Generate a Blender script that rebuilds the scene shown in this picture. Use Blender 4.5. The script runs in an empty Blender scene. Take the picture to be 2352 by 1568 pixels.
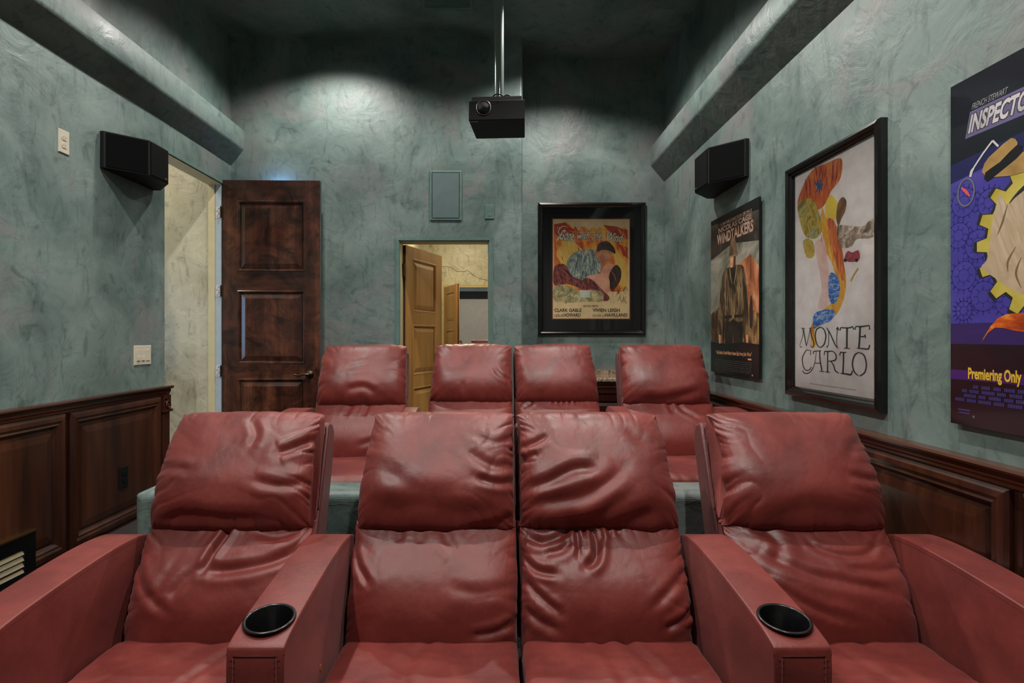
import bpy, bmesh, math, random
import numpy as np
from mathutils import Matrix, Vector

# ------------------------------------------------------------------ camera
ZC = 1.31            # eye height above the front floor
FP = 1280.0          # focal length in pixels of the 2352 px wide frame
SC = bpy.context.scene
C = SC.collection
cam_data = bpy.data.cameras.new('camera')
cam = bpy.data.objects.new('camera', cam_data)
C.objects.link(cam)
cam.location = (0, 0, ZC)
cam.rotation_euler = (math.radians(90), 0, 0)
cam_data.sensor_width = 36
cam_data.lens = FP / 2352 * 36
cam_data.shift_x = 42 / 2352
cam_data.shift_y = -11 / 2352
cam_data.clip_start = 0.05
SC.camera = cam

# ------------------------------------------------------------------ world, exposure
w = bpy.data.worlds.new('world')
SC.world = w
w.use_nodes = True
w.node_tree.nodes['Background'].inputs[0].default_value = (0.5, 0.6, 0.7, 1)
w.node_tree.nodes['Background'].inputs[1].default_value = 0.005
vs = SC.view_settings
vs.view_transform = 'Standard'
vs.look = 'None'
vs.exposure = 0.0
vs.gamma = 1.0
vs.use_curve_mapping = False

CEIL = ZC + 2.45
XL, XR = -2.15, 1.50
YB1, YB2, YF = 4.56, 4.90, -1.55
XSTEP = 0.237
CANS = [(-1.27, 3.93), (0.55, 3.93), (-1.27, 2.05), (0.55, 2.05), (-1.27, 0.25), (0.55, 0.25)]
CAN_POWER = [92, 112, 124, 144, 146, 160]

def lamp(name, kind, loc, energy, color=(1, 1, 1), rot=(0, 0, 0), **kw):
    l = bpy.data.lights.new(name, kind)
    l.energy = energy
    l.color = color
    for k, v in kw.items():
        setattr(l, k, v)
    o = bpy.data.objects.new(name, l)
    o.location = loc
    o.rotation_euler = rot
    C.objects.link(o)
    return o

for (cx, cy), pw in zip(CANS, CAN_POWER):
    lamp('recessed_spot_light', 'SPOT', (cx, cy, CEIL - 0.035), pw, (1.0, 0.96, 0.90),
         spot_size=math.radians(138), spot_blend=0.5, shadow_soft_size=0.035)
# small bathroom behind the middle door: two vanity bulbs above the mirror
lamp('bathroom_light', 'AREA', (-0.45, 6.1, ZC + 1.72), 35, (1.0, 0.86, 0.62), size=0.5)
# hallway behind the left door
lamp('hall_light', 'AREA', (-2.9, 3.55, ZC + 1.75), 14, (1.0, 0.92, 0.74), size=0.5)
lamp('hall_daylight', 'AREA', (-3.48, 3.3, ZC + 0.2), 9, (0.42, 0.66, 1.0), rot=(0, math.radians(-90), 0), size=0.9)
lamp('added_blue_glow', 'AREA', (-1.74, 4.475, ZC + 1.18), 1.1, (0.25, 0.5, 1.0), rot=(math.radians(90), 0, 0), size=0.12)  # added lamp without a fixture behind the open leaf, for the blue glow above it

# ------------------------------------------------------------------ helpers
def lin(c):
    c = c / 255.0
    return c / 12.92 if c <= 0.04045 else ((c + 0.055) / 1.055) ** 2.4

KK = 0.75        # overall paint depth
def rgb(r, g, b):
    return (lin(r) * KK, lin(g) * KK, lin(b) * KK, 1)

def nd(nt, t, **kw):
    n = nt.nodes.new(t)
    for k, v in kw.items():
        setattr(n, k, v)
    return n

def new_mat(name):
    m = bpy.data.materials.new(name)
    m.use_nodes = True
    nt = m.node_tree
    b = nt.nodes['Principled BSDF']
    return m, nt, b

def ramp(nt, stops, fac=None, interp='LINEAR'):
    r = nd(nt, 'ShaderNodeValToRGB')
    r.color_ramp.interpolation = interp
    el = r.color_ramp.elements
    el[0].position, el[0].color = stops[0]
    el[1].position, el[1].color = stops[-1]
    for p, c in stops[1:-1]:
        e = el.new(p)
        e.color = c
    if fac is not None:
        nt.links.new(fac, r.inputs[0])
    return r

def coords(nt, scale=(1, 1, 1), rot=(0, 0, 0)):
    tc = nd(nt, 'ShaderNodeTexCoord')
    mp = nd(nt, 'ShaderNodeMapping')
    mp.inputs['Scale'].default_value = scale
    mp.inputs['Rotation'].default_value = rot
    nt.links.new(tc.outputs['Object'], mp.inputs[0])
    return mp.outputs[0]

def noise(nt, vec, scale, detail=4, rough=0.55, dist=0.0):
    n = nd(nt, 'ShaderNodeTexNoise')
    n.inputs['Scale'].default_value = scale
    n.inputs['Detail'].default_value = detail
    n.inputs['Roughness'].default_value = rough
    n.inputs['Distortion'].default_value = dist
    nt.links.new(vec, n.inputs['Vector'])
    return n.outputs[0]

def mixc(nt, fac, a, b, mode='MIX'):
    m = nd(nt, 'ShaderNodeMix', data_type='RGBA', blend_type=mode)
    for sock, v in ((m.inputs[0], fac), (m.inputs[6], a), (m.inputs[7], b)):
        if hasattr(v, 'is_linked') or isinstance(v, bpy.types.NodeSocket):
            nt.links.new(v, sock)
        else:
            sock.default_value = v
    return m.outputs[2]

def bump(nt, b, height, strength, dist):
    n = nd(nt, 'ShaderNodeBump')
    n.inputs['Strength'].default_value = strength
    n.inputs['Distance'].default_value = dist
    nt.links.new(height, n.inputs['Height'])
    nt.links.new(n.outputs[0], b.inputs['Normal'])

def plain(name, col, rough=0.5, metal=0.0, coat=0.0, spec=0.5, var=0.06, emit=None):
    """plain paint / plastic / metal with a faint procedural mottling"""
    m, nt, b = new_mat(name)
    v = coords(nt)
    n = noise(nt, v, 14, 4)
    c2 = tuple(min(1, x * (1 - var)) for x in col[:3]) + (1,)
    c3 = tuple(min(1, x * (1 + var)) for x in col[:3]) + (1,)
    r = ramp(nt, [(0.3, c2), (0.7, c3)], n)
    nt.links.new(r.outputs[0], b.inputs['Base Color'])
    b.inputs['Roughness'].default_value = rough
    b.inputs['Metallic'].default_value = metal
    b.inputs['Coat Weight'].default_value = coat
    b.inputs['Specular IOR Level'].default_value = spec
    if emit:
        b.inputs['Emission Color'].default_value = emit[0]
        b.inputs['Emission Strength'].default_value = emit[1]
    return m

def plaster(name, dark, mid, light, grey, rough=0.48, bstr=0.5, gf=0.6):
    """hand trowelled plaster: cloudy tones, short trowel marks, fine relief"""
    m, nt, b = new_mat(name)
    v = coords(nt)
    n1 = noise(nt, v, 1.9, 9, 0.60, 0.7)
    r1 = ramp(nt, [(0.30, dark), (0.48, mid), (0.70, light)], n1)
    vs_ = coords(nt, (7, 7, 2.2))
    n2 = noise(nt, vs_, 1.3, 7, 0.65, 2.2)
    r2 = ramp(nt, [(0.34, (0.60, 0.62, 0.62, 1)), (0.46, (1, 1, 1, 1)), (0.62, (1.0, 1.0, 1.0, 1)), (0.78, (1.18, 1.2, 1.18, 1))], n2)
    c = mixc(nt, 0.75, r1.outputs[0], r2.outputs[0], 'MULTIPLY')
    n3 = noise(nt, v, 1.7, 5, 0.6, 0.8)
    r3 = ramp(nt, [(0.50, (0, 0, 0, 1)), (0.68, (gf, gf, gf, 1))], n3)
    c = mixc(nt, r3.outputs[0], c, grey)
    n5 = noise(nt, v, 8, 8, 0.66, 1.3)
    r5 = ramp(nt, [(0.34, (0.62, 0.64, 0.64, 1)), (0.43, (1, 1, 1, 1)), (0.75, (1.12, 1.12, 1.12, 1))], n5)
    c = mixc(nt, 0.8, c, r5.outputs[0], 'MULTIPLY')
    nt.links.new(c, b.inputs['Base Color'])
    rr = ramp(nt, [(0.35, (rough - 0.12,) * 3 + (1,)), (0.65, (rough + 0.12,) * 3 + (1,))], n1)
    nt.links.new(rr.outputs[0], b.inputs['Roughness'])
    n4 = noise(nt, v, 6, 9, 0.58, 0.9)
    bump(nt, b, n4, bstr, 0.02)
    return m

def wood(name, dark, mid, light, axis=2, scale=1.0, rough=0.3, knots=0.0, coat=0.3, planks=0.0):
    m, nt, b = new_mat(name)
    s = [11 * scale] * 3
    s[axis] = 0.8 * scale
    v = coords(nt, tuple(s))
    n1 = noise(nt, v, 1.0, 8, 0.6, 0.35)
    n2 = noise(nt, v, 6.0, 6, 0.6, 0.3)
    r1 = ramp(nt, [(0.28, dark), (0.5, mid), (0.74, light)], n1)
    r2 = ramp(nt, [(0.3, (0.7, 0.68, 0.66, 1)), (0.7, (1.15, 1.12, 1.1, 1))], n2)
    c = mixc(nt, 0.6, r1.outputs[0], r2.outputs[0], 'MULTIPLY')
    if knots:
        v2 = coords(nt, (1, 1, 1) if axis == 2 else (1, 1, 1))
        n3 = noise(nt, v2, 4.2, 6, 0.6, 1.8)
        r3 = ramp(nt, [(0.34, (0.10, 0.08, 0.08, 1)), (0.5, (0.8, 0.78, 0.76, 1)), (0.66, (1.5, 1.4, 1.3, 1))], n3)
        c = mixc(nt, knots, c, r3.outputs[0], 'MULTIPLY')
    nt.links.new(c, b.inputs['Base Color'])
    b.inputs['Roughness'].default_value = rough
    b.inputs['Coat Weight'].default_value = coat
    b.inputs['Coat Roughness'].default_value = 0.18
    bump(nt, b, n2, 0.12, 0.003)
    return m

def leather(name, dark, mid, light, rough=0.45):
    m, nt, b = new_mat(name)
    v = coords(nt)
    n1 = noise(nt, v, 4.5, 5, 0.55, 0.6)
    r1 = ramp(nt, [(0.32, dark), (0.5, mid), (0.70, light)], n1)
    n2 = noise(nt, v, 60, 4, 0.6, 0.4)
    r2 = ramp(nt, [(0.3, (0.88, 0.86, 0.86, 1)), (0.7, (1.08, 1.08, 1.08, 1))], n2)
    c = mixc(nt, 0.7, r1.outputs[0], r2.outputs[0], 'MULTIPLY')
    nt.links.new(c, b.inputs['Base Color'])
    rr = ramp(nt, [(0.3, (rough - 0.06,) * 3 + (1,)), (0.7, (rough + 0.1,) * 3 + (1,))], n1)
    nt.links.new(rr.outputs[0], b.inputs['Roughness'])
    b.inputs['Specular IOR Level'].default_value = 0.58
    b.inputs['Sheen Weight'].default_value = 0.12
    b.inputs['Sheen Roughness'].default_value = 0.58
    b.inputs['Sheen Tint'].default_value = (0.9, 0.6, 0.6, 1)
    vo = nd(nt, 'ShaderNodeTexVoronoi')
    vo.inputs['Scale'].default_value = 420
    nt.links.new(v, vo.inputs['Vector'])
    n3 = noise(nt, v, 26, 5, 0.6, 1.2)
    ad = nd(nt, 'ShaderNodeMath', operation='MULTIPLY_ADD')
    nt.links.new(vo.outputs['Distance'], ad.inputs[0])
    ad.inputs[1].default_value = 0.10
    nt.links.new(n3, ad.inputs[2])
    bump(nt, b, ad.outputs[0], 0.22, 0.004)
    return m

M = {}
M['plaster'] = plaster('teal_plaster', rgb(86, 105, 101), rgb(113, 133, 128), rgb(139, 157, 151), rgb(133, 134, 132), gf=0.95, bstr=0.28)
M['beige_plaster'] = plaster('beige_plaster', rgb(176, 166, 138), rgb(205, 196, 166), rgb(226, 218, 190), rgb(196, 188, 164), rough=0.34, bstr=0.35)
M['cream_paint'] = plain('cream_paint', rgb(228, 214, 170), 0.4)
M['teal_paint'] = plain('teal_trim_paint', rgb(112, 140, 134), 0.32, var=0.12)
M['walnut'] = wood('walnut_panelling', rgb(42, 20, 14), rgb(67, 35, 23), rgb(92, 52, 33), 1, 0.7, 0.3)
M['walnut_cab'] = wood('cherry_cabinet', rgb(40, 14, 12), rgb(62, 24, 18), rgb(84, 36, 26), 2, 0.7, 0.3)
M['walnut_h'] = wood('walnut_rail', rgb(44, 20, 13), rgb(80, 40, 26), rgb(110, 62, 40), 0, 1.0, 0.26)
M['alder'] = wood('knotty_alder', rgb(44, 20, 16), rgb(84, 46, 34), rgb(122, 76, 56), 2, 0.8, 0.25, knots=0.85, coat=0.5)
M['alder_h'] = wood('knotty_alder_rail', rgb(44, 20, 16), rgb(80, 43, 32), rgb(116, 72, 53), 0, 0.8, 0.25, knots=0.85, coat=0.5)
M['honey'] = wood('honey_alder', rgb(150, 96, 44), rgb(188, 134, 70), rgb(210, 160, 92), 2, 0.5, 0.35, coat=0.2)
M['dark_edge'] = wood('dark_stained_edge', rgb(48, 24, 14), rgb(74, 40, 24), rgb(100, 60, 36), 2, 1.0, 0.4)
M['leather'] = leather('red_leather', rgb(106, 31, 25), rgb(126, 40, 32), rgb(144, 53, 43))
M['leather_dk'] = leather('red_leather_shell', rgb(86, 22, 21), rgb(100, 29, 26), rgb(114, 38, 33), 0.5)
M['seam'] = plain('seam_thread', rgb(92, 22, 20), 0.7)
M['black_plastic'] = plain('black_plastic', rgb(22, 22, 25), 0.6, spec=0.25)
M['black_gloss'] = plain('black_gloss', rgb(14, 14, 16), 0.28, coat=0.15)
M['grille'] = plain('speaker_cloth', rgb(7, 7, 9), 0.9, spec=0.15)
M['black_wood'] = plain('black_frame_wood', rgb(20, 17, 17), 0.22, coat=0.4)
M['mat_board'] = plain('black_mat_board', rgb(24, 23, 27), 0.7)
M['chrome'] = plain('brushed_metal', rgb(200, 196, 188), 0.25, 1.0)
M['bronze'] = plain('antique_bronze', rgb(96, 78, 64), 0.3, 1.0)
M['brass'] = plain('brass_edge', rgb(170, 140, 90), 0.35, 1.0)
M['hinge_paint'] = plain('hinge_paint', rgb(222, 220, 224), 0.4)
M['almond'] = plain('almond_plastic', rgb(226, 218, 196), 0.35)
M['almond_dk'] = plain('slot_plastic', rgb(120, 112, 100), 0.5)
M['grey_metal'] = plain('grey_metal_grille', rgb(104, 124, 124), 0.5)
M['screen'] = plain('projection_screen', rgb(172, 162, 148), 0.9)
M['black_velvet'] = plain('black_velvet', rgb(10, 10, 11), 0.9)
M['carpet'] = plain('dark_carpet', rgb(52, 44, 42), 0.95, var=0.3)
M['tile'] = plain('bathroom_tile', rgb(176, 160, 130), 0.4, var=0.15)
M['steel_louver'] = plain('steel_louver', rgb(206, 196, 168), 0.3, 0.6)
M['lens_emit'] = plain('lamp_lens', rgb(255, 245, 230), 0.4, emit=((1, 0.95, 0.88, 1), 6.0))
m, nt, b = new_mat('mirror_silver')
b.inputs['Metallic'].default_value = 1
b.inputs['Roughness'].default_value = 0.0
b.inputs['Base Color'].default_value = (0.86, 0.88, 0.86, 1)
M['mirror'] = m
# picture glass: mostly clear, reflects by the Fresnel law
m, nt, b = new_mat('picture_glass')
nt.nodes.remove(b)
tr = nd(nt, 'ShaderNodeBsdfTransparent')
gl = nd(nt, 'ShaderNodeBsdfGlossy')
gl.inputs['Roughness'].default_value = 0.0
fr = nd(nt, 'ShaderNodeFresnel')
fr.inputs[0].default_value = 1.38
mx = nd(nt, 'ShaderNodeMixShader')
nt.links.new(fr.outputs[0], mx.inputs[0])
nt.links.new(tr.outputs[0], mx.inputs[1])
nt.links.new(gl.outputs[0], mx.inputs[2])
nt.links.new(mx.outputs[0], nt.nodes['Material Output'].inputs[0])
M['glass'] = m
# granite
m, nt, b = new_mat('speckled_granite')
v = coords(nt)
r = ramp(nt, [(0.3, rgb(70, 50, 40)), (0.5, rgb(160, 135, 112)), (0.7, rgb(222, 200, 176))], noise(nt, v, 55, 6, 0.7))
nt.links.new(r.outputs[0], b.inputs['Base Color'])
b.inputs['Roughness'].default_value = 0.15
M['granite'] = m

def link(name, me, parent=None, mat=None, mw=None, smooth=False):
    o = bpy.data.objects.new(name, me)
    C.objects.link(o)
    if mat is not None:
        for mm in (mat if isinstance(mat, (list, tuple)) else [mat]):
            me.materials.append(mm)
    if parent is not None:
        o.parent = parent
    if mw is not None:
        o.matrix_world = mw
    if smooth:
        me.polygons.foreach_set('use_smooth', [True] * len(me.polygons))
    return o

def empty(name, mw=None, loc=None, rz=0.0, parent=None):
    o = bpy.data.objects.new(name, None)
    C.objects.link(o)
    o.empty_display_size = 0.1
    if parent is not None:
        o.parent = parent
    if mw is not None:
        o.matrix_world = mw
    if loc is not None:
        o.location = loc
        o.rotation_euler = (0, 0, rz)
    return o

def tag(o, label, cat, group=None):
    o['label'] = label
    o['category'] = cat
    if group:
        o['group'] = group
    return o

def struct(o):
    o['kind'] = 'structure'
    return o

def bm_obj(name, bm, mat=None, parent=None, mw=None, smooth=False, bevel=0, segs=2, angle=35):
    bmesh.ops.recalc_face_normals(bm, faces=bm.faces)
    me = bpy.data.meshes.new(name)
    bm.to_mesh(me)
    bm.free()
    o = link(name, me, parent, mat, mw, smooth or bevel > 0)
    if bevel:
        md = o.modifiers.new('bevel', 'BEVEL')
        md.width = bevel
        md.segments = segs
        md.limit_method = 'ANGLE'
        md.angle_limit = math.radians(angle)
        md.harden_normals = True
    return o

def box(bm, lo, hi, mi=0):
    x0, y0, z0 = lo
    x1, y1, z1 = hi
    vs_ = [bm.verts.new(p) for p in ((x0, y0, z0), (x1, y0, z0), (x1, y1, z0), (x0, y1, z0),
                                     (x0, y0, z1), (x1, y0, z1), (x1, y1, z1), (x0, y1, z1))]
    for f in ((0, 3, 2, 1), (4, 5, 6, 7), (0, 1, 5, 4), (1, 2, 6, 5), (2, 3, 7, 6), (3, 0, 4, 7)):
        fc = bm.faces.new([vs_[i] for i in f])
        fc.material_index = mi

def boxes(name, lst, mat, parent=None, mw=None, bevel=0, segs=2):
    bm = bmesh.new()
    for lo, hi in lst:
        box(bm, lo, hi)
    return bm_obj(name, bm, mat, parent, mw, bevel=bevel, segs=segs)

def prism(bm, pts, a, b, axis=2, mi=0):
    """extrude a polygon between a and b along an axis; pts are the other two coordinates in order"""
    def P(p, h):
        q = [0, 0, 0]
        o = [i for i in range(3) if i != axis]
        q[o[0]], q[o[1]], q[axis] = p[0], p[1], h
        return q
    A = [bm.verts.new(P(p, a)) for p in pts]
    B = [bm.verts.new(P(p, b)) for p in pts]
    n = len(pts)
    fs = [bm.faces.new(A[::-1]), bm.faces.new(B)]
    for i in range(n):
        fs.append(bm.faces.new((A[i], A[(i + 1) % n], B[(i + 1) % n], B[i])))
    for f in fs:
        f.material_index = mi

def frame_loft(bm, rect, prof, fill=True, mi=0, close_back=False):
    """mitred moulding round a rectangle; prof = [(inset, height)]; last ring optionally filled"""
    u0, v0, u1, v1 = rect
    rings = []
    for i, h in prof:
        rings.append([bm.verts.new(p) for p in ((u0 + i, v0 + i, h), (u1 - i, v0 + i, h), (u1 - i, v1 - i, h), (u0 + i, v1 - i, h))])
    for a, b_ in zip(rings, rings[1:]):
        for k in range(4):
            f = bm.faces.new((a[k], a[(k + 1) % 4], b_[(k + 1) % 4], b_[k]))
            f.material_index = mi
    if fill:
        bm.faces.new(rings[-1]).material_index = mi
    if close_back:
        a, b_ = rings[-1], rings[0]
        for k in range(4):
            bm.faces.new((a[k], a[(k + 1) % 4], b_[(k + 1) % 4], b_[k])).material_index = mi

def lathe(bm, prof, seg=32, axis='z', c=(0, 0, 0), mi=0):
    rings = []
    for r, h in prof:
        ring = []
        for k in range(seg):
            a = 2 * math.pi * k / seg
            x, y = r * math.cos(a), r * math.sin(a)
            p = {'z': (x, y, h), 'y': (x, h, y), 'x': (h, x, y)}[axis]
            ring.append(bm.verts.new((p[0] + c[0], p[1] + c[1], p[2] + c[2])))
        rings.append(ring)
    for a, b_ in zip(rings, rings[1:]):
        for k in range(seg):
            bm.faces.new((a[k], a[(k + 1) % seg], b_[(k + 1) % seg], b_[k])).material_index = mi
    bm.faces.new(rings[0][::-1]).material_index = mi
    bm.faces.new(rings[-1]).material_index = mi

def tube(bm, pts, r, seg=8):
    pts = [Vector(p) for p in pts]
    rings = []
    up = Vector((0.03, 0.02, 1)).normalized()
    for i, p in enumerate(pts):
        t = (pts[min(i + 1, len(pts) - 1)] - pts[max(i - 1, 0)]).normalized()
        if abs(t.dot(up)) > 0.95:
            s = t.cross(Vector((1, 0, 0))).normalized()
        else:
            s = t.cross(up).normalized()
        n = s.cross(t).normalized()
        rings.append([bm.verts.new(p + (s * math.cos(a) + n * math.sin(a)) * r) for a in [2 * math.pi * k / seg for k in range(seg)]])
    for a, b_ in zip(rings, rings[1:]):
        for k in range(seg):
            bm.faces.new((a[k], a[(k + 1) % seg], b_[(k + 1) % seg], b_[k]))
    bm.faces.new(rings[0][::-1])
    bm.faces.new(rings[-1])

def catmull(pts, per=8, closed=True):
    out = []
    n = len(pts)
    rng = n if closed else n - 1
    for i in range(rng):
        g = lambda k: pts[k % n] if closed else pts[max(0, min(n - 1, k))]
        p0, p1, p2, p3 = g(i - 1), g(i), g(i + 1), g(i + 2)
        for j in range(per):
            t = j / per
            out.append(tuple(0.5 * ((2 * b_) + (-a + c_) * t + (2 * a - 5 * b_ + 4 * c_ - d) * t * t + (-a + 3 * b_ - 3 * c_ + d) * t ** 3)
                             for a, b_, c_, d in zip(p0, p1, p2, p3)))
    if not closed:
        out.append(tuple(pts[-1]))
    return out

def facing(kind, origin):
    """local x = viewer's right, y = up, z = out of the wall"""
    ax = {'right': ((0, -1, 0), (0, 0, 1), (-1, 0, 0)), 'left': ((0, 1, 0), (0, 0, 1), (1, 0, 0)),
          'back': ((1, 0, 0), (0, 0, 1), (0, -1, 0))}[kind]
    m_ = Matrix.Identity(4)
    for c_, a in enumerate(ax):
        for r_ in range(3):
            m_[r_][c_] = a[r_]
    m_.translation = Vector(origin)
    return m_

# ------------------------------------------------------------------ room shell
OP_Y0, OP_Y1, OP_Z = 3.64, 4.385, ZC + 1.205          # left door opening
D2_X0, D2_X1, D2_Z = -0.775, -0.036, ZC + 0.787       # middle door opening
WT = 0.095
struct(boxes('wall_left', [((XL - WT, YF, 0), (XL, OP_Y0, CEIL)), ((XL - WT, OP_Y0, OP_Z), (XL, OP_Y1, CEIL)),
                           ((XL - WT, OP_Y1 + 0.02, 0), (XL, YB1, CEIL)), ((XL - WT, OP_Y1, OP_Z), (XL, OP_Y1 + 0.02, CEIL))], M['plaster']))
struct(boxes('wall_right', [((XR, YF, 0), (XR + 0.12, YB2 + 0.1, CEIL))], M['plaster']))
bm = bmesh.new()
box(bm, (XL - WT, YB1, 0), (D2_X0, YB1 + 0.12, CEIL))
box(bm, (D2_X0, YB1, D2_Z), (D2_X1, YB1 + 0.12, CEIL))
box(bm, (D2_X1, YB1, 0), (XSTEP - 0.02, YB1 + 0.12, CEIL))
prism(bm, [(XSTEP - 0.02, YB1)] + [(XSTEP - 0.02 + 0.02 * math.sin(a), YB1 + 0.02 - 0.02 * math.cos(a)) for a in [math.pi / 2 * k / 5 for k in range(1, 6)]]
      + [(XSTEP, YB2 + 0.1), (XSTEP - 0.02, YB2 + 0.1)], 0, CEIL, 2)
box(bm, (XSTEP, YB2, 0), (XR, YB2 + 0.1, CEIL))
struct(bm_obj('wall_back', bm, M['plaster']))
struct(boxes('wall_front', [((XL - WT, YF - 0.12, 0), (XR + 0.12, YF, CEIL))], M['plaster']))
struct(boxes('ceiling', [((XL - WT, YF - 0.12, CEIL), (XR + 0.12, YB2 + 0.1, CEIL + 0.1))], M['plaster']))
struct(boxes('floor', [((XL - WT, YF - 0.12, -0.1), (XR + 0.12, YB2 + 0.1, 0))], M['carpet']))
PLAT = 0.225
struct(boxes('floor_riser', [((-1.50, 2.54, 0), (XR, YB1, PLAT)), ((XSTEP, YB1, 0), (XR, YB2, PLAT)), ((XL, 3.05, 0), (-1.50, YB1, PLAT))], M['carpet']))

# knee wall between the rows, rounded top and rounded free end
bm = bmesh.new()
KZ, K0, K1 = ZC - 0.655, 2.34, 2.54
R = 0.035
sec = [(K0, 0), (K0, KZ - R)] + [(K0 + R - R * math.cos(a), KZ - R + R * math.sin(a)) for a in [math.pi / 2 * k / 6 for k in range(1, 7)]] \
    + [(K1 - R + R * math.sin(a), KZ - R + R * math.cos(a)) for a in [math.pi / 2 * k / 6 for k in range(0, 7)]] + [(K1, 0)]
prism(bm, sec, -1.48, XR, 0)
# free end, rounded towards the aisle
secE = [(y, z) for y, z in sec]
rings = []
for k in range(0, 6):
    a = math.pi / 2 * k / 5
    sh = R * (1 - math.cos(a))
    xx = -1.48 - R * math.sin(a)
    rings.append([bm.verts.new((xx, min(max(y, K0 + sh), K1 - sh), min(z, KZ - sh))) for y, z in secE])
for a_, b_ in zip(rings, rings[1:]):
    for k in range(len(a_) - 1):
        bm.faces.new((a_[k], a_[k + 1], b_[k + 1], b_[k]))
bm.faces.new(rings[-1])
o = bm_obj('wall_low', bm, M['plaster'])
struct(o)
bm = bmesh.new()
def crack(bm, pts, wd, y):
    for (x0, z0), (x1, z1) in zip(pts, pts[1:]):
        dx, dz = x1 - x0, z1 - z0
        L = math.hypot(dx, dz) or 1
        nx, nz = -dz / L * wd / 2, dx / L * wd / 2
        f = [bm.verts.new((x0 - nx, y, z0 - nz)), bm.verts.new((x1 - nx, y, z1 - nz)), bm.verts.new((x1 + nx, y, z1 + nz)), bm.verts.new((x0 + nx, y, z0 + nz))]
        bm.faces.new(f)
M['crack'] = plain('crack_shadow', rgb(40, 34, 26), 0.9)
crack(bm, [(0.80, KZ - 0.05), (0.83, KZ - 0.046), (0.85, KZ - 0.035), (0.89, KZ - 0.028), (0.93, KZ - 0.03)], 0.0025, K0 - 0.0008)
crack(bm, [(-0.72, KZ - 0.052), (-0.68, KZ - 0.054), (-0.64, KZ - 0.05), (-0.6, KZ - 0.053)], 0.002, K0 - 0.0008)
bm_obj('crack', bm, M['crack'], o)

# light soffits (plastered beams) along both side walls
def beam(name, side, a, b_):
    """a, b_: (y, xface, ztop, zface_bottom, zwall)"""
    bm = bmesh.new()
    xw = XL if side < 0 else XR
    n = 26
    rr = random.Random(5 if side < 0 else 9)
    rings = []
    wob = [rr.uniform(-1, 1) * (0.006 if side > 0 else 0.003) for _ in range(n + 1)]
    wob = [(wob[max(0, i - 1)] + wob[i] + wob[min(n, i + 1)]) / 3 for i in range(n + 1)]
    for i in range(n + 1):
        t = i / n
        y, xf, zt, zf, zw = [p + (q - p) * t for p, q in zip(a, b_)]
        xf += wob[i]
        zf += wob[-i - 1] * 1.3
        s = 1 if xf > xw else -1
        r = 0.012
        sec = [(xw, zt), (xf - s * r * 1.0, zt), (xf - s * r * 0.3, zt - r * 0.3), (xf, zt - r), (xf, zf + r),
               (xf - s * r * 0.25, zf + r * 0.1), (xf - s * r * 0.9, zf - r * 0.7), (xw, zw)]
        rings.append([bm.verts.new((px, y, pz)) for px, pz in sec])
    for p, q in zip(rings, rings[1:]):
        for k in range(len(p)):
            bm.faces.new((p[k], p[(k + 1) % len(p)], q[(k + 1) % len(p)], q[k]))
    bm.faces.new(rings[0])
    bm.faces.new(rings[-1][::-1])
    o = bm_obj(name, bm, M['plaster'], smooth=True)
    o.modifiers.new('split', 'EDGE_SPLIT').split_angle = math.radians(28)
    return struct(o)
beam('trim_1', -1, (YF, -2.04, ZC + 1.63, ZC + 1.46, ZC + 1.42), (YB1, -2.04, ZC + 1.69, ZC + 1.525, ZC + 1.397))
beam('trim_2', 1, (YF, 1.378, ZC + 1.76, ZC + 1.60, ZC + 1.46), (YB2, 1.378, ZC + 1.665, ZC + 1.50, ZC + 1.36))

# ------------------------------------------------------------------ wainscot
RAISED = [(0, 0.0), (0.0, 0.012), (0.012, 0.020), (0.030, 0.022), (0.042, 0.016), (0.050, 0.019), (0.060, 0.004), (0.066, 0.0), (0.074, 0.0), (0.082, 0.009), (0.118, 0.014)]
def wainscot(name, kind, origin, u0, u1, zbot, ztop, spans, pilaster=None):
    root = struct(empty(name, facing(kind, origin)))
    bb = bmesh.new()
    box(bb, (u0, 0.0, 0), (u1, ztop - 0.035, 0.020))
    bm_obj('backing_panel', bb, M['walnut'], root)
    for a, b_ in spans:
        bb = bmesh.new()
        frame_loft(bb, (a, zbot, b_, ztop - 0.062), [(i, h + 0.021) for i, h in RAISED])
        bm_obj('raised_panel', bb, M['walnut'], root)
    bb = bmesh.new()
    prof = [(0.0, ztop - 0.058), (0.026, ztop - 0.058), (0.028, ztop - 0.048), (0.034, ztop - 0.04), (0.036, ztop - 0.022), (0.052, ztop - 0.016), (0.056, ztop - 0.008), (0.052, ztop), (0.0, ztop)]
    prism(bb, [(z, h) for h, z in prof], u0, u1 + 0.012, 0)
    # prism() with axis 0 takes (y, z) = (height, out of wall)
    bm_obj('chair_rail', bb, M['walnut_h'], root)
    bb = bmesh.new()
    prism(bb, [(0, 0), (0, 0.032), (zbot - 0.06, 0.032), (zbot - 0.045, 0.026), (zbot - 0.03, 0.034), (zbot - 0.016, 0.030), (zbot - 0.01, 0.022), (zbot - 0.01, 0)], u0, u1, 0)
    bm_obj('base_moulding', bb, M['walnut_h'], root)
    return root
SZ = ZC - 0.318
wl = wainscot('trim_3', 'left', (XL, 0, 0), YF, 3.64, 0.245, SZ, [(-0.33, 0.42), (0.44, 1.19), (1.21, 1.965), (1.985, 2.755), (2.785, 3.545)])
bb = bmesh.new()
u0 = 3.555
for k in range(4):
    a = u0 + 0.008 + k * 0.018
    prism(bb, [(a, 0.018), (a, 0.036), (a + 0.003, 0.040), (a + 0.011, 0.040), (a + 0.014, 0.036), (a + 0.014, 0.018)], 0.0, SZ - 0.16, 1)
box(bb, (u0, 0.0, 0.018), (u0 + 0.085, SZ - 0.058, 0.030))
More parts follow.
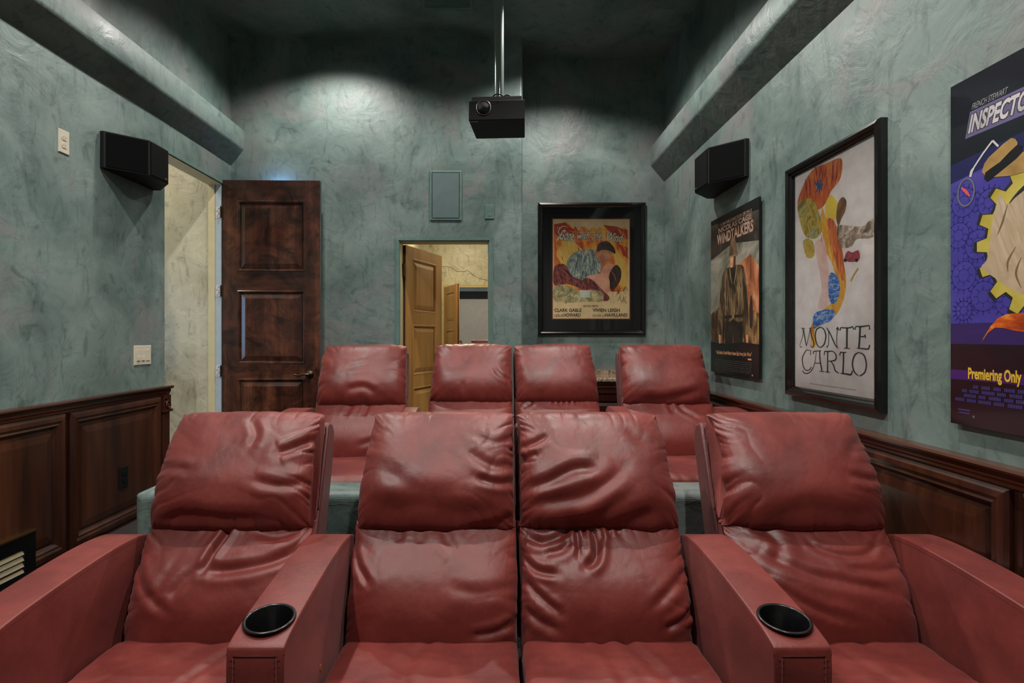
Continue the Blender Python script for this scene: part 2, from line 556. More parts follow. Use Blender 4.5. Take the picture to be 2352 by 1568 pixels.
box(bb, (u0 - 0.004, SZ - 0.165, 0.018), (u0 + 0.09, SZ - 0.15, 0.052))
box(bb, (u0 + 0.004, SZ - 0.15, 0.018), (u0 + 0.082, SZ - 0.058, 0.044))
pil = bm_obj('pilaster', bb, M['walnut'], wl)
bb = bmesh.new()
pts = []
for k in range(40):
    t = k / 39
    a = -1.2 + t * 11
    r_ = 0.026 * (1 - t) + 0.003
    pts.append((u0 + 0.043 + r_ * math.cos(a), SZ - 0.122 + r_ * math.sin(a), 0.048))
tube(bb, pts, 0.0045, 6)
pts = [(u0 + 0.016 + 0.02 * math.sin(t * 3), SZ - 0.075 - 0.03 * t, 0.048) for t in [k / 10 for k in range(11)]]
tube(bb, pts, 0.004, 6)
bm_obj('carved_scroll', bb, M['walnut_h'], pil, smooth=True)

SR = ZC - 0.373
wr = wainscot('trim_4', 'right', (XR, 0, 0), -4.42, -YF, 0.19, SR, [(-3.98, -3.22), (-3.19, -2.43), (-2.40, -1.585), (-1.545, -0.75), (-0.72, 0.05)])

# ------------------------------------------------------------------ hall behind the left door
HX = -3.6
struct(boxes('wall_hall', [((HX, 4.395, 0), (XL - WT, 4.50, ZC + 2.0)), ((HX - 0.1, 2.2, 0), (HX, 4.5, ZC + 2.0)), ((HX, 2.2, 0), (XL - WT, 2.3, ZC + 2.0)),
                           ((HX - 0.1, 2.2, ZC + 2.0), (XL - WT, 4.5, ZC + 2.1)), ((XL - WT - 0.012, 2.3, 0), (XL - WT - 0.001, OP_Y0 - 0.002, ZC + 2.0)),
                           ((XL - WT - 0.012, OP_Y0 - 0.002, OP_Z + 0.002), (XL - WT - 0.001, 4.395, ZC + 2.0))], M['beige_plaster']))
struct(boxes('floor_hall', [((HX - 0.1, 2.2, -0.1), (XL - WT, 4.5, 0.0))], M['tile']))

# ------------------------------------------------------------------ door 1 : dark alder leaf standing open against the back wall
def panelled_leaf(root, W, z0, z1, splits, th, m_v, m_h, stile=0.115, both=True, edge=None):
    """leaf in local coordinates: x 0..W, y thickness 0..th (front face at y=0), z z0..z1"""
    bm = bmesh.new()
    box(bm, (0, 0.010, z0), (W, th - 0.010, z1))
    leaf = bm_obj('door_leaf', bm, edge or m_v, root)
    def place(bm_, name, mat, front=True, bev=0.0):
        for v_ in bm_.verts:
            x, y, z = v_.co
            v_.co = (x, -z + 0.010, y) if front else (x, z + th - 0.010, y)
        return bm_obj(name, bm_, mat, leaf, bevel=bev)
    for front in ((True, False) if both else (True,)):
        bm = bmesh.new()
        for a in (0.0, W - stile):
            box(bm, (a, z0, 0), (a + stile, z1, 0.010))
        place(bm, 'stile', m_v, front)
        bm = bmesh.new()
        ed = [z0] + [v_ for s_ in splits for v_ in s_] + [z1]
        for a, b_ in zip(ed[::2], ed[1::2]):
            box(bm, (stile, a, 0), (W - stile, b_, 0.010))
        place(bm, 'rail', m_h, front)
        for (a, b_) in zip(ed[1:-1:2], ed[2:-1:2]):
            bm = bmesh.new()
            frame_loft(bm, (stile, a, W - stile, b_), [(0, 0.010), (0.006, 0.013), (0.014, 0.011), (0.022, 0.0), (0.030, 0.0), (0.034, 0.001), (0.062, 0.011)])
            place(bm, 'door_panel', m_v, front)
    return leaf

dz1 = ZC + 1.235
root = struct(empty('door_1', loc=(-2.150, 4.388, 0), rz=0))
# frame: jambs and head
bmj = bmesh.new()
box(bmj, (-0.098, -0.004, 0), (-0.046, 0.02, OP_Z - 0.0))
box(bmj, (-0.098, -0.748, OP_Z - 0.012), (0.004, 0.006, OP_Z + 0.0))
jamb = bm_obj('door_frame', bmj, M['cream_paint'], root, bevel=0.003)
boxes('jamb_lining', [((-0.046, 0.004, 0), (0.002, 0.02, OP_Z - 0.012)), ((-0.046, 0.0, OP_Z - 0.012), (0.002, 0.02, OP_Z - 0.006))], plain('blue_lit_jamb', rgb(190, 205, 215), 0.4), root)  # blue cast of the daylight is mixed into the lining colour
boxes('frame_moulding', [((0.0, -0.76, OP_Z), (0.012, 0.02, OP_Z + 0.022))], M['teal_paint'], root, bevel=0.004)
leafroot = panelled_leaf(root, 0.762, PLAT + 0.01, dz1, [(PLAT + 0.22, ZC - 0.33), (ZC - 0.215, ZC + 0.365), (ZC + 0.515, ZC + 1.075)], 0.045, M['alder'], M['alder_h'], both=True)
leafroot.location = (0.012, 0.004, 0)
leafroot.rotation_euler = (0, 0, math.radians(1.5))
# hinges on the jamb
for hz in (ZC + 0.98, ZC + 0.36, ZC - 0.27):
    bm = bmesh.new()
    pl = catmull([(-0.036, hz - 0.045), (-0.008, hz - 0.045), (-0.004, hz - 0.04), (-0.004, hz + 0.04), (-0.008, hz + 0.045), (-0.036, hz + 0.045), (-0.04, hz + 0.04), (-0.04, hz - 0.04)], 1)
    prism(bm, pl, 0.001, 0.0038, 1)
    hg = bm_obj('hinge', bm, M['hinge_paint'], root)
    bm = bmesh.new()
    for sx, szz in ((-0.028, -0.03), (-0.014, -0.012), (-0.028, 0.008), (-0.014, 0.03)):
        lathe(bm, [(0.0036, 0.0), (0.0036, 0.002)], 10, 'y', (sx, 0.0, hz + szz))
    bm_obj('screw', bm, M['bronze'], hg)
    bm = bmesh.new()
    lathe(bm, [(0.006, hz - 0.045), (0.006, hz + 0.045)], 12, 'z', (0.004, -0.006, 0))
    bm_obj('hinge_pin', bm, M['bronze'], hg, smooth=False)
# lever handle
hx, hz = 0.682, ZC - 0.298
bm = bmesh.new()
lathe(bm, [(0.030, 0.0), (0.032, -0.004), (0.030, -0.009), (0.020, -0.012), (0.014, -0.013), (0.012, -0.04), (0.011, -0.05)], 28, 'y', (hx, 0.0, hz))
h = bm_obj('handle', bm, M['bronze'], leafroot, smooth=True)
bm = bmesh.new()
tube(bm, catmull([(hx + 0.004, -0.046, hz), (hx - 0.03, -0.05, hz + 0.004), (hx - 0.06, -0.05, hz - 0.006), (hx - 0.085, -0.05, hz - 0.004), (hx - 0.105, -0.05, hz + 0.002)], 6, False), 0.0075, 10)
bm_obj('lever', bm, M['bronze'], h, smooth=True)
boxes('latch_bolt', [((0.761, 0.016, hz - 0.012), (0.773, 0.03, hz + 0.012))], M['brass'], leafroot)

# ------------------------------------------------------------------ door 2 and the bathroom behind it
root = struct(empty('door_2', loc=(0, 0, 0)))
bm = bmesh.new()
zt = D2_Z
for (a, b_, c_) in ((0.0, 0.012, 0.014), (0.012, 0.028, 0.007)):
    box(bm, (D2_X0 - 0.001 - b_, YB1 - c_, 0.21), (D2_X0 - a, YB1, zt + b_))
    box(bm, (D2_X1 + a, YB1 - c_, 0.21), (D2_X1 + b_, YB1, zt + b_))
    box(bm, (D2_X0 - a, YB1 - c_, zt + a), (D2_X1 + a, YB1, zt + b_))
bm_obj('door_frame', bm, M['teal_paint'], root)
boxes('jamb_lining', [((D2_X0, YB1 + 0.02, 0), (D2_X0 + 0.012, YB1 + 0.14, zt)), ((D2_X1 - 0.012, YB1 + 0.02, 0), (D2_X1, YB1 + 0.14, zt)), ((D2_X0, YB1 + 0.02, zt - 0.010), (D2_X1, YB1 + 0.14, zt))], M['cream_paint'], root)
boxes('frame_reveal', [((D2_X0, YB1 - 0.006, 0), (D2_X0 + 0.008, YB1 + 0.02, zt)), ((D2_X1 - 0.008, YB1 - 0.006, 0), (D2_X1, YB1 + 0.02, zt)), ((D2_X0, YB1 - 0.006, zt - 0.008), (D2_X1, YB1 + 0.02, zt))], M['teal_paint'], root)
boxes('casing', [((D2_X0 - 0.022, YB1 + 0.121, 0), (D2_X0, YB1 + 0.135, zt + 0.022)), ((D2_X1, YB1 + 0.121, 0), (D2_X1 + 0.022, YB1 + 0.135, zt + 0.022)), ((D2_X0, YB1 + 0.121, zt), (D2_X1, YB1 + 0.135, zt + 0.022))], plain('gold_trim_paint', rgb(196, 166, 92), 0.35), root)
leaf = panelled_leaf(root, 0.70, PLAT - 0.15, zt - 0.015, [(PLAT, ZC - 0.44), (ZC - 0.335, ZC + 0.105), (ZC + 0.215, ZC + 0.675)], 0.042, M['honey'], M['honey'], stile=0.125, edge=M['dark_edge'])
# panels of the theatre-side layout follow the photograph
leaf.location = (-0.737, YB1 + 0.128, 0)
leaf.rotation_euler = (0, 0, math.radians(70))
boxes('hinge', [((D2_X0 + 0.012, YB1 + 0.085, ZC + 0.50), (D2_X0 + 0.034, YB1 + 0.10, ZC + 0.61))], M['bronze'], root)
BZ = ZC + 1.95
struct(boxes('wall_bathroom', [((-1.22, YB1 + 0.121, 0), (-1.12, 6.80, BZ)), ((0.125, YB1 + 0.121, 0), (0.225, 6.80, BZ)), ((-1.22, 6.74, 0), (0.225, 6.84, BZ)), ((-1.22, YB1 + 0.121, BZ), (0.225, 6.84, BZ + 0.1)),
                               ((-1.12, YB1 + 0.1205, 0), (D2_X0 - 0.0225, YB1 + 0.128, BZ)), ((D2_X1 + 0.0225, YB1 + 0.1205, 0), (0.125, YB1 + 0.128, BZ)), ((D2_X0 - 0.0225, YB1 + 0.1205, D2_Z + 0.0225), (D2_X1 + 0.0225, YB1 + 0.128, BZ))], M['beige_plaster']))
struct(boxes('floor_bathroom', [((-1.22, YB1 + 0.121, -0.1), (0.225, 6.84, 0.0))], M['tile']))
bm = bmesh.new()
rr = random.Random(4)
cp = [(-0.95, ZC + 1.10), (-0.86, ZC + 1.105), (-0.74, ZC + 1.10), (-0.66, ZC + 1.085), (-0.60, ZC + 1.04), (-0.53, ZC + 1.02), (-0.46, ZC + 1.02), (-0.42, ZC + 1.045), (-0.36, ZC + 1.00), (-0.30, ZC + 0.95), (-0.22, ZC + 0.92), (-0.12, ZC + 0.885), (-0.05, ZC + 0.88)]
cc = []
for (x0, z0), (x1, z1) in zip(cp, cp[1:]):
    for t in (0, 0.33, 0.66):
        cc.append((x0 + (x1 - x0) * t, z0 + (z1 - z0) * t + rr.uniform(-0.006, 0.006)))
crack(bm, cc, 0.006, YB1 + 0.1295)
wb = bpy.data.objects['wall_bathroom']
bm_obj('crack', bm, M['crack'], wb)
mir = boxes('mirror', [((-1.119, 6.728, 0.95), (0.124, 6.739, BZ - 0.05))], M['mirror'])
tag(mir, 'wall mirror seen through the middle doorway, reflecting the theatre seats', 'mirror')
vl = tag(empty('vanity_light', loc=(-0.45, 6.70, ZC + 1.80)), 'vanity light bar above the bathroom mirror', 'light fixture')
boxes('backplate', [((-0.3, -0.015, -0.05), (0.3, 0.026, 0.05))], M['chrome'], vl, bevel=0.004)
for k in range(3):
    bm = bmesh.new()
    bmesh.ops.create_icosphere(bm, subdivisions=3, radius=0.04, matrix=Matrix.Translation((-0.2 + 0.2 * k, -0.06, 0)))
    lathe(bm, [(0.018, -0.03), (0.018, -0.012)], 12, 'y', (-0.2 + 0.2 * k, 0, 0))
    bm_obj('bulb', bm, plain('warm_bulb', rgb(255, 230, 180), 0.4, emit=((1, 0.85, 0.6, 1), 4)) if k == 0 else bpy.data.materials['warm_bulb'], vl, smooth=True)

# ------------------------------------------------------------------ front wall: projection screen (behind the camera, seen in the mirror)
sc_ = tag(empty('projection_screen', loc=(0, YF + 0.001, 0)), 'wide grey projection screen reflected in the bathroom mirror', 'screen')
boxes('screen_surface', [((-1.45, 0.0, ZC - 0.42), (0.95, 0.02, ZC + 1.02))], M['screen'], sc_)
boxes('screen_border', [((-1.55, 0, ZC + 1.02), (1.05, 0.035, ZC + 1.22)), ((-1.55, 0, ZC - 0.56), (1.05, 0.035, ZC - 0.42)),
                        ((-1.55, 0, ZC - 0.42), (-1.45, 0.035, ZC + 1.02)), ((0.95, 0, ZC - 0.42), (1.05, 0.035, ZC + 1.02))], M['black_velvet'], sc_, bevel=0.003)

# ------------------------------------------------------------------ upholstery
_RT = np.random.RandomState(77).rand(4096)
def _h(ix, iy, seed):
    return _RT[(ix * 73 + iy * 1987 + seed * 331 + ix * iy * 7) % 4096]
def vn(x, y, seed=0):
    x, y = np.broadcast_arrays(np.asarray(x, float), np.asarray(y, float))
    ix, iy = np.floor(x).astype(int), np.floor(y).astype(int)
    fx, fy = x - ix, y - iy
    fx, fy = fx * fx * fx * (fx * (fx * 6 - 15) + 10), fy * fy * fy * (fy * (fy * 6 - 15) + 10)
    return (_h(ix, iy, seed) * (1 - fx) + _h(ix + 1, iy, seed) * fx) * (1 - fy) + (_h(ix, iy + 1, seed) * (1 - fx) + _h(ix + 1, iy + 1, seed) * fx) * fy
def fb(x, y, seed=0, o=3):
    s_, a = 0, 0.5
    for k in range(o):
        s_ = s_ + a * (vn(x * 2 ** k, y * 2 ** k, seed + k * 17) - 0.5)
        a *= 0.5
    return s_
def valley(n, p=3.0):
    return (1 - np.abs(2 * n - 1)) ** p

def fold_line(X, V, pts, depth, width):
    depth, width = depth * 0.78, width * 1.3
    pts = list(pts)
    """a crease following a polyline on the cushion face, with a raised lip either side"""
    best = np.full(X.shape, 9.0)
    tt = np.zeros(X.shape)
    pts = catmull(pts, 5, False)
    n = len(pts) - 1
    for i in range(n):
        ax, ay = pts[i]
        bx, by = pts[i + 1]
        dx, dy = bx - ax, by - ay
        L2 = dx * dx + dy * dy + 1e-9
        t = np.clip(((X - ax) * dx + (V - ay) * dy) / L2, 0, 1)
        d = np.hypot(X - ax - t * dx, V - ay - t * dy)
        m_ = d < best
        tt = np.where(m_, (i + t) / n, tt)
        best = np.where(m_, d, best)
    fade = np.clip(np.sin(np.pi * np.clip(tt, 0.04, 0.96)) * 1.6, 0, 1)
    return (-depth * np.exp(-(best / width) ** 2) + 0.55 * depth * np.exp(-((best - 2.0 * width) / (1.2 * width)) ** 2)) * fade

def cushion(name, prof, Q0, a_, n_, W, parent, nx=120, per=16, seed=1, side=0.010, ends=0.006, broad=0.012, folds=(), taper=0.0, kmin=0.22, p=4.5, q=2.0, corner=0.07, skew=0.0, side_l=1.0, side_r=1.0, droop=(), mat=None):
    """soft leather cushion: closed side profile (v up the back, t out of it) swept across the width,
       pinched to a seam at both sides, then creased"""
    P = np.array(catmull(prof, per, True))
    seg = np.r_[0, np.cumsum(np.hypot(*(np.roll(P, -1, 0) - P).T))]
    tot = seg[-1]
    ns = int(tot / (0.0052 if nx > 90 else 0.011))
    Pc = np.vstack([P, P[:1]])
    s_ = np.linspace(0, tot, ns, endpoint=False)
    pv, pt = np.interp(s_, seg, Pc[:, 0]), np.interp(s_, seg, Pc[:, 1])
    e = np.linspace(-1, 1, nx)
    e = np.sign(e) * (1 - (1 - np.abs(e)) ** 1.25)
    E, PV = np.meshgrid(e, pv, indexing='ij')
    PT = np.meshgrid(e, pt, indexing='ij')[1]
    v0, v1 = pv.min(), pv.max()
    vc = (v0 + v1) / 2
    tm = 0.5 * (pt.min() + pt.max()) * 0.75
    k = kmin + (1 - kmin) * np.power(np.clip(1 - np.abs(E) ** p, 0, 1), 1 / q)
    T = tm + (PT - tm) * k
    V = vc + (PV - vc) * (1 - corner * np.abs(E) ** 8)
    hw = W / 2 * (1 - taper * (PV - v0) / (v1 - v0))
    X = E * hw + skew * (PV - v0)
    for (dx, amt) in droop:
        pass
    # shape-space frame
    a_ = np.array(a_, float)
    n_ = np.array(n_, float)
    def pos(X, V, T):
        return np.array(Q0)[None, None, :] + X[..., None] * np.array([1, 0, 0]) + V[..., None] * a_ + T[..., None] * n_
    PPos = pos(X, V, T)
    du = np.gradient(PPos, axis=0)
    dv = (np.roll(PPos, -1, 1) - np.roll(PPos, 1, 1))
    N = np.cross(du, dv)
    N /= np.linalg.norm(N, axis=2, keepdims=True) + 1e-9
    # orient outward
    cen = np.array(Q0) + vc * a_ + tm * n_
    if np.mean(np.sum(N * (PPos - cen), axis=2)) < 0:
        N = -N
    front = 1 / (1 + np.exp(-(T - (tm - 0.01)) / 0.012))
    dist = (1 - np.abs(E)) * W / 2
    D = np.zeros_like(X)
    sgn = np.where(E < 0, 0, 1)
    wsd = np.where(E < 0, side_l, side_r)
    wrp = fb(X * 9, V * 9, seed + 3, 2)
    for kk, (f, rng, am) in enumerate(((19, 0.05, 1.0), (37, 0.03, 0.55), (9, 0.10, 0.8))):
        nn = vn((V + (V - vc) * 0.8 * dist / 0.12) * f + wrp * 1.6 + sgn * 40 + kk * 7, dist * 5 + sgn * 3, seed + kk)
        D -= side * am * wsd * valley(nn, 2.5) * np.exp(-(dist / rng) ** 1.4)
    # gathers along the lower and upper seams
    for vv, sg in ((v0, 1), (v1, 2)):
        dd = np.abs(V - vv)
        nn = vn(X * 24 + fb(X * 6, V * 6, seed + 9, 2) * 2.5, dd * 5 + sg * 11, seed + 20 + sg)
        D -= ends * valley(nn, 2.2) * np.exp(-(dd / 0.045) ** 1.3)
    D += broad * fb(X * 7 + 2, V * 7, seed + 30, 2)
    wx, wy = X + 0.05 * fb(X * 6, V * 6, seed + 50, 2), V + 0.05 * fb(X * 6 + 9, V * 6, seed + 60, 2)
    D -= 0.22 * broad * valley(vn(wx * 6 + wy * 8, wy * 4 - wx * 3, seed + 70), 2.2) * vn(X * 4, V * 4, seed + 80)
    D += 0.0012 * fb(X * 40, V * 40, seed + 90, 2)
    for (pts, depth, width) in folds:
        D += fold_line(X, V, pts, depth, width)
    D = np.where(np.abs(N[..., 0]) > 0.45, np.minimum(D, 0) - 0.0005, D)
    PPos = PPos + N * (D * front)[..., None]
    verts = PPos.reshape(-1, 3)
    faces = []
    idx = np.arange(nx * ns).reshape(nx, ns)
    A, B = idx[:-1], idx[1:]
    q4 = np.stack([A, B, np.roll(B, -1, 1), np.roll(A, -1, 1)], axis=-1).reshape(-1, 4)
    me = bpy.data.meshes.new(name)
    caps = [list(map(int, idx[0][::-1])), list(map(int, idx[-1]))]
    me.from_pydata(verts.tolist(), [], q4.tolist() + caps)
    me.validate()
    bm_ = bmesh.new()
    bm_.from_mesh(me)
    bmesh.ops.recalc_face_normals(bm_, faces=bm_.faces)
    bm_.to_mesh(me)
    bm_.free()
    return link(name, me, parent, mat or M['leather'], smooth=True)

TILT = math.radians(24)
AX = (0, math.sin(TILT), math.cos(TILT))
NX = (0, -math.cos(TILT), math.sin(TILT))
HEAD = [(0.316, 0.045), (0.288, 0.075), (0.286, 0.112), (0.308, 0.148), (0.36, 0.182), (0.43, 0.194), (0.52, 0.180), (0.605, 0.154), (0.670, 0.122), (0.703, 0.080), (0.710, 0.032), (0.685, 0.003), (0.56, 0.0), (0.42, 0.0), (0.33, 0.008)]
LUMB = [(-0.070, 0.05), (-0.086, 0.088), (-0.076, 0.124), (-0.03, 0.156), (0.05, 0.182), (0.13, 0.180), (0.21, 0.152), (0.275, 0.122), (0.315, 0.100), (0.335, 0.06), (0.32, 0.015), (0.22, 0.0), (0.1, 0.0), (-0.03, 0.01)]
SEAT = [(0.0, 0.02), (-0.012, 0.08), (0.0, 0.130), (0.05, 0.152), (0.14, 0.156), (0.26, 0.154), (0.40, 0.158), (0.50, 0.150), (0.54, 0.128), (0.552, 0.09), (0.552, 0.04), (0.54, 0.0), (0.40, -0.008), (0.2, -0.008), (0.06, -0.004)]
QB = (0, 0.005, 0.36)
QS = (0, -0.075, 0.232)

def arm_mesh(parent, x, w, cup, hi):
    """padded arm, side profile extruded across x, optional recess for the cup"""
    top = catmull([(-0.57, 0.600), (-0.555, 0.612), (-0.47, 0.630), (-0.33, 0.646), (-0.18, 0.658), (-0.05, 0.660), (0.04, 0.648), (0.10, 0.61), (0.13, 0.54)], 5, False)
    pts = [(-0.572, 0.05), (-0.572, 0.55)] + top + [(0.14, 0.05)]
    bm_ = bmesh.new()
    prism(bm_, pts, x - w / 2, x + w / 2, 0)
    bmesh.ops.recalc_face_normals(bm_, faces=bm_.faces)
    me = bpy.data.meshes.new('armrest')
    bm_.to_mesh(me)
    bm_.free()
    ob = link('armrest', me, parent, M['leather'])
    ops = []
    cy, cz = -0.487, 0.628
    tl = math.radians(6.5)
    if cup:
        bc = bmesh.new()
        lathe(bc, [(0.0545, -0.09), (0.0545, 0.06)], 48, 'z', (0, 0, 0))
        mc = bpy.data.meshes.new('cutter')
        bc.to_mesh(mc)
        bc.free()
        oc = bpy.data.objects.new('cutter', mc)
        C.objects.link(oc)
        oc.parent = parent
        oc.location = (x, cy, cz)
        oc.rotation_euler = (tl, 0, 0)
    bv = ob.modifiers.new('bevel', 'BEVEL')
    bv.width = 0.016
    bv.segments = 4
    bv.limit_method = 'ANGLE'
    bv.angle_limit = math.radians(40)
    if cup:
        bo = ob.modifiers.new('cut', 'BOOLEAN')
        bo.object = oc
        bo.operation = 'DIFFERENCE'
        bo.solver = 'EXACT'
    bpy.context.view_layer.update()
    dg = bpy.context.evaluated_depsgraph_get()
    m2 = bpy.data.meshes.new_from_object(ob.evaluated_get(dg))
    ob.modifiers.clear()
    ob.data = m2
    if cup:
        bpy.data.objects.remove(oc)
        bpy.data.meshes.remove(mc)
    m2.polygons.foreach_set('use_smooth', [True] * len(m2.polygons))
    es = ob.modifiers.new('split', 'EDGE_SPLIT')
    es.split_angle = math.radians(30)
    # seams along both upper edges, across the front, and down the front corners
    bs = bmesh.new()
    for sx in (-1, 1):
        xs = x + sx * (w / 2 - 0.0015)
        tube(bs, [(xs, y, z - 0.0155) for y, z in top[2:]], 0.0018, 6)
        tube(bs, [(x + sx * (w / 2 - 0.017), -0.5725, z) for z in (0.06, 0.3, 0.585)], 0.0016, 6)
    tube(bs, [(x + t * (w / 2 - 0.017), -0.5705, 0.5875) for t in (-1, -0.5, 0, 0.5, 1)], 0.0018, 6)
    if hi:
        for sx in (-1, 1):
            for kz in range(34):
                z = 0.10 + kz * 0.0145
                tube(bs, [(x + sx * (w / 2 - 0.021), -0.5728, z), (x + sx * (w / 2 - 0.0175), -0.573, z + 0.001)], 0.0009, 4)
                tube(bs, [(x + sx * (w / 2 - 0.013), -0.572, z), (x + sx * (w / 2 - 0.0095), -0.5712, z + 0.001)], 0.0009, 4)
    bm_obj('seam', bs, M['seam'], ob, smooth=True)
    if cup:
        bc = bmesh.new()
        lathe(bc, [(0.0, -0.075), (0.048, -0.075), (0.051, -0.070), (0.0525, 0.002), (0.0545, 0.0045), (0.0575, 0.0048), (0.0605, 0.0035), (0.0612, 0.001), (0.0535, 0.0), (0.0535, -0.082), (0.0, -0.082)][1:-1], 56, 'z')
        co = bm_obj('cup_holder', bc, M['black_gloss'], ob, smooth=True)
        co.location = (x, cy, cz + 0.0015)
        co.rotation_euler = (tl, 0, 0)
    return ob

def recliner(loc, rz, label, W=0.548, arms=(), nx=170, per=16, hseed=1, hp=None, lp=None, sp=None, group=None, prof_h=None, gapW=None, lean=0):
    root = tag(empty('theater_recliner', loc=loc, rz=rz), label, 'theater seat', group)
    hp, lp, sp = dict(hp or {}), dict(lp or {}), dict(sp or {})
    Wc = gapW or W
    # shell behind the cushions
    bm_ = bmesh.new()
    sec = [(0.0, -0.002), (0.67, -0.002), (0.690, -0.015), (0.694, -0.05), (0.675, -0.085), (0.60, -0.105), (0.3, -0.12), (-0.05, -0.12)]
    Qb = Vector(QB)
    A_, N_ = Vector(AX), Vector(NX)
    L, Rr = [], []
    for v_, t_ in sec:
        pt_ = Qb + A_ * v_ + N_ * t_
        hw_ = W / 2 - 0.004 - 0.012 * max(0, v_)
        sh_ = lean * 0.012 * max(0, v_)
        L.append(bm_.verts.new((-hw_ + sh_ - (0.0035 if lean < 0 else 0), pt_.y, pt_.z)))
        Rr.append(bm_.verts.new((hw_ + sh_ + (0.0035 if lean > 0 else 0), pt_.y, pt_.z)))
    bm_.faces.new(L[::-1])
    bm_.faces.new(Rr)
    for i in range(len(sec)):
        j = (i + 1) % len(sec)
        bm_.faces.new((L[i], L[j], Rr[j], Rr[i]))
    bm_obj('back_shell', bm_, M['leather_dk'], root, bevel=0.012, segs=3, angle=40)
    # side welts between shell and headrest
    hd = cushion('headrest', prof_h or HEAD, QB, AX, NX, Wc, root, nx=nx, per=per, seed=hseed, **{**dict(taper=0.055, corner=0.05, broad=0.011, side=0.008, ends=0.005, kmin=0.35, skew=lean * 0.034), **hp})
    for sx in (-1, 1):
        bs = bmesh.new()
        pts = [(0.36, 0.028), (0.45, 0.026), (0.55, 0.024), (0.62, 0.022), (0.66, 0.03)]
        tube(bs, [tuple(Qb + A_ * v_ + N_ * t_ + Vector((sx * (W / 2 - 0.0025 - 0.030 * (v_ - 0.27)) + lean * 0.028 * (v_ - 0.27), 0, 0))) for v_, t_ in catmull(pts, 4, False)], 0.0028, 6)
        bm_obj('welt', bs, M['leather_dk'], hd, smooth=True)
    cushion('back_cushion', LUMB, QB, AX, NX, Wc, root, nx=nx, per=per, seed=hseed + 100, **{**dict(taper=-0.012, corner=0.04, broad=0.010, side=0.007, ends=0.005, kmin=0.3), **lp})
    cushion('seat_cushion', SEAT, QS, (0, -1, 0.02), (0, 0, 1), Wc, root, nx=max(60, nx // 2), per=per, seed=hseed + 200, **{**dict(taper=0.0, corner=0.02, broad=0.010, side=0.003, ends=0.005, kmin=0.62, p=12, q=3), **sp})
    boxes('base', [((-W / 2 + 0.004, -0.60, 0.04), (W / 2 - 0.004, 0.10, 0.222))], M['leather_dk'], root, bevel=0.012)
    bx = boxes('footrest', [((-W / 2 + 0.006, -0.632, 0.09), (W / 2 - 0.006, -0.632 + 0.028, 0.350))], M['leather'], root, bevel=0.012, segs=3)
    for fx in (-W / 2 + 0.02, W / 2 - 0.08):
        for fy in (-0.56, 0.02):
            boxes('foot', [((fx, fy, 0.0), (fx + 0.06, fy + 0.06, 0.04))], M['black_plastic'], root)
    for x, w_, cup in arms:
        arm_mesh(root, x, w_, cup, nx > 100)
    return root

YR = 1.83
G = 'red recliners of the front row'
CXS = [-0.885, -0.195, 0.355, 1.045]
AW = 0.132
# chair at far left
recliner((CXS[0], YR, 0), 0, 'front-row red leather recliner beside the left wall, central crease in its back cushion', group=G, hseed=11,
         arms=[(-0.345, AW, False), (0.345, AW, True)],
         hp=dict(folds=[([(0.02, 0.66), (0.06, 0.60), (0.05, 0.55)], 0.006, 0.010), ([(0.27, 0.60), (0.19, 0.55), (0.15, 0.53)], 0.012, 0.011), ([(0.27, 0.44), (0.18, 0.42), (0.08, 0.44)], 0.008, 0.012),
                        ([(-0.24, 0.30), (-0.12, 0.325), (0.02, 0.315), (0.16, 0.31)], 0.010, 0.016), ([(-0.27, 0.47), (-0.2, 0.48), (-0.12, 0.47)], 0.006, 0.010)], side_r=1.3),
         lp=dict(folds=[([(0.0, 0.36), (0.005, 0.29), (-0.015, 0.22), (-0.025, 0.16)], 0.020, 0.008), ([(0.27, 0.24), (0.18, 0.19), (0.06, 0.165), (-0.02, 0.165)], 0.016, 0.012),
                        ([(-0.02, 0.18), (-0.07, 0.14), (-0.11, 0.08)], 0.006, 0.012), ([(-0.12, 0.20), (-0.14, 0.14), (-0.15, 0.08)], 0.003, 0.012),
                        ([(0.25, 0.30), (0.17, 0.27), (0.08, 0.29)], 0.008, 0.012), ([(-0.27, 0.20), (-0.2, 0.11), (-0.1, 0.04)], 0.007, 0.010)], skew=0.0),
         sp=dict(folds=[([(0.16, 0.02), (0.10, 0.15), (0.05, 0.3)], 0.010, 0.010), ([(0.05, 0.03), (-0.02, 0.2)], 0.006, 0.02)]))
_c1 = bpy.data.objects['theater_recliner']
bm = bmesh.new()
prism(bm, [(-0.305 + 0.006 * math.cos(a), 0.405 + 0.010 * math.sin(a)) for a in [2 * math.pi * k / 16 for k in range(16)]], 0.4105, 0.4125, 0)
bm_obj('button', bm, plain('tan_button', rgb(190, 120, 70), 0.5), _c1)
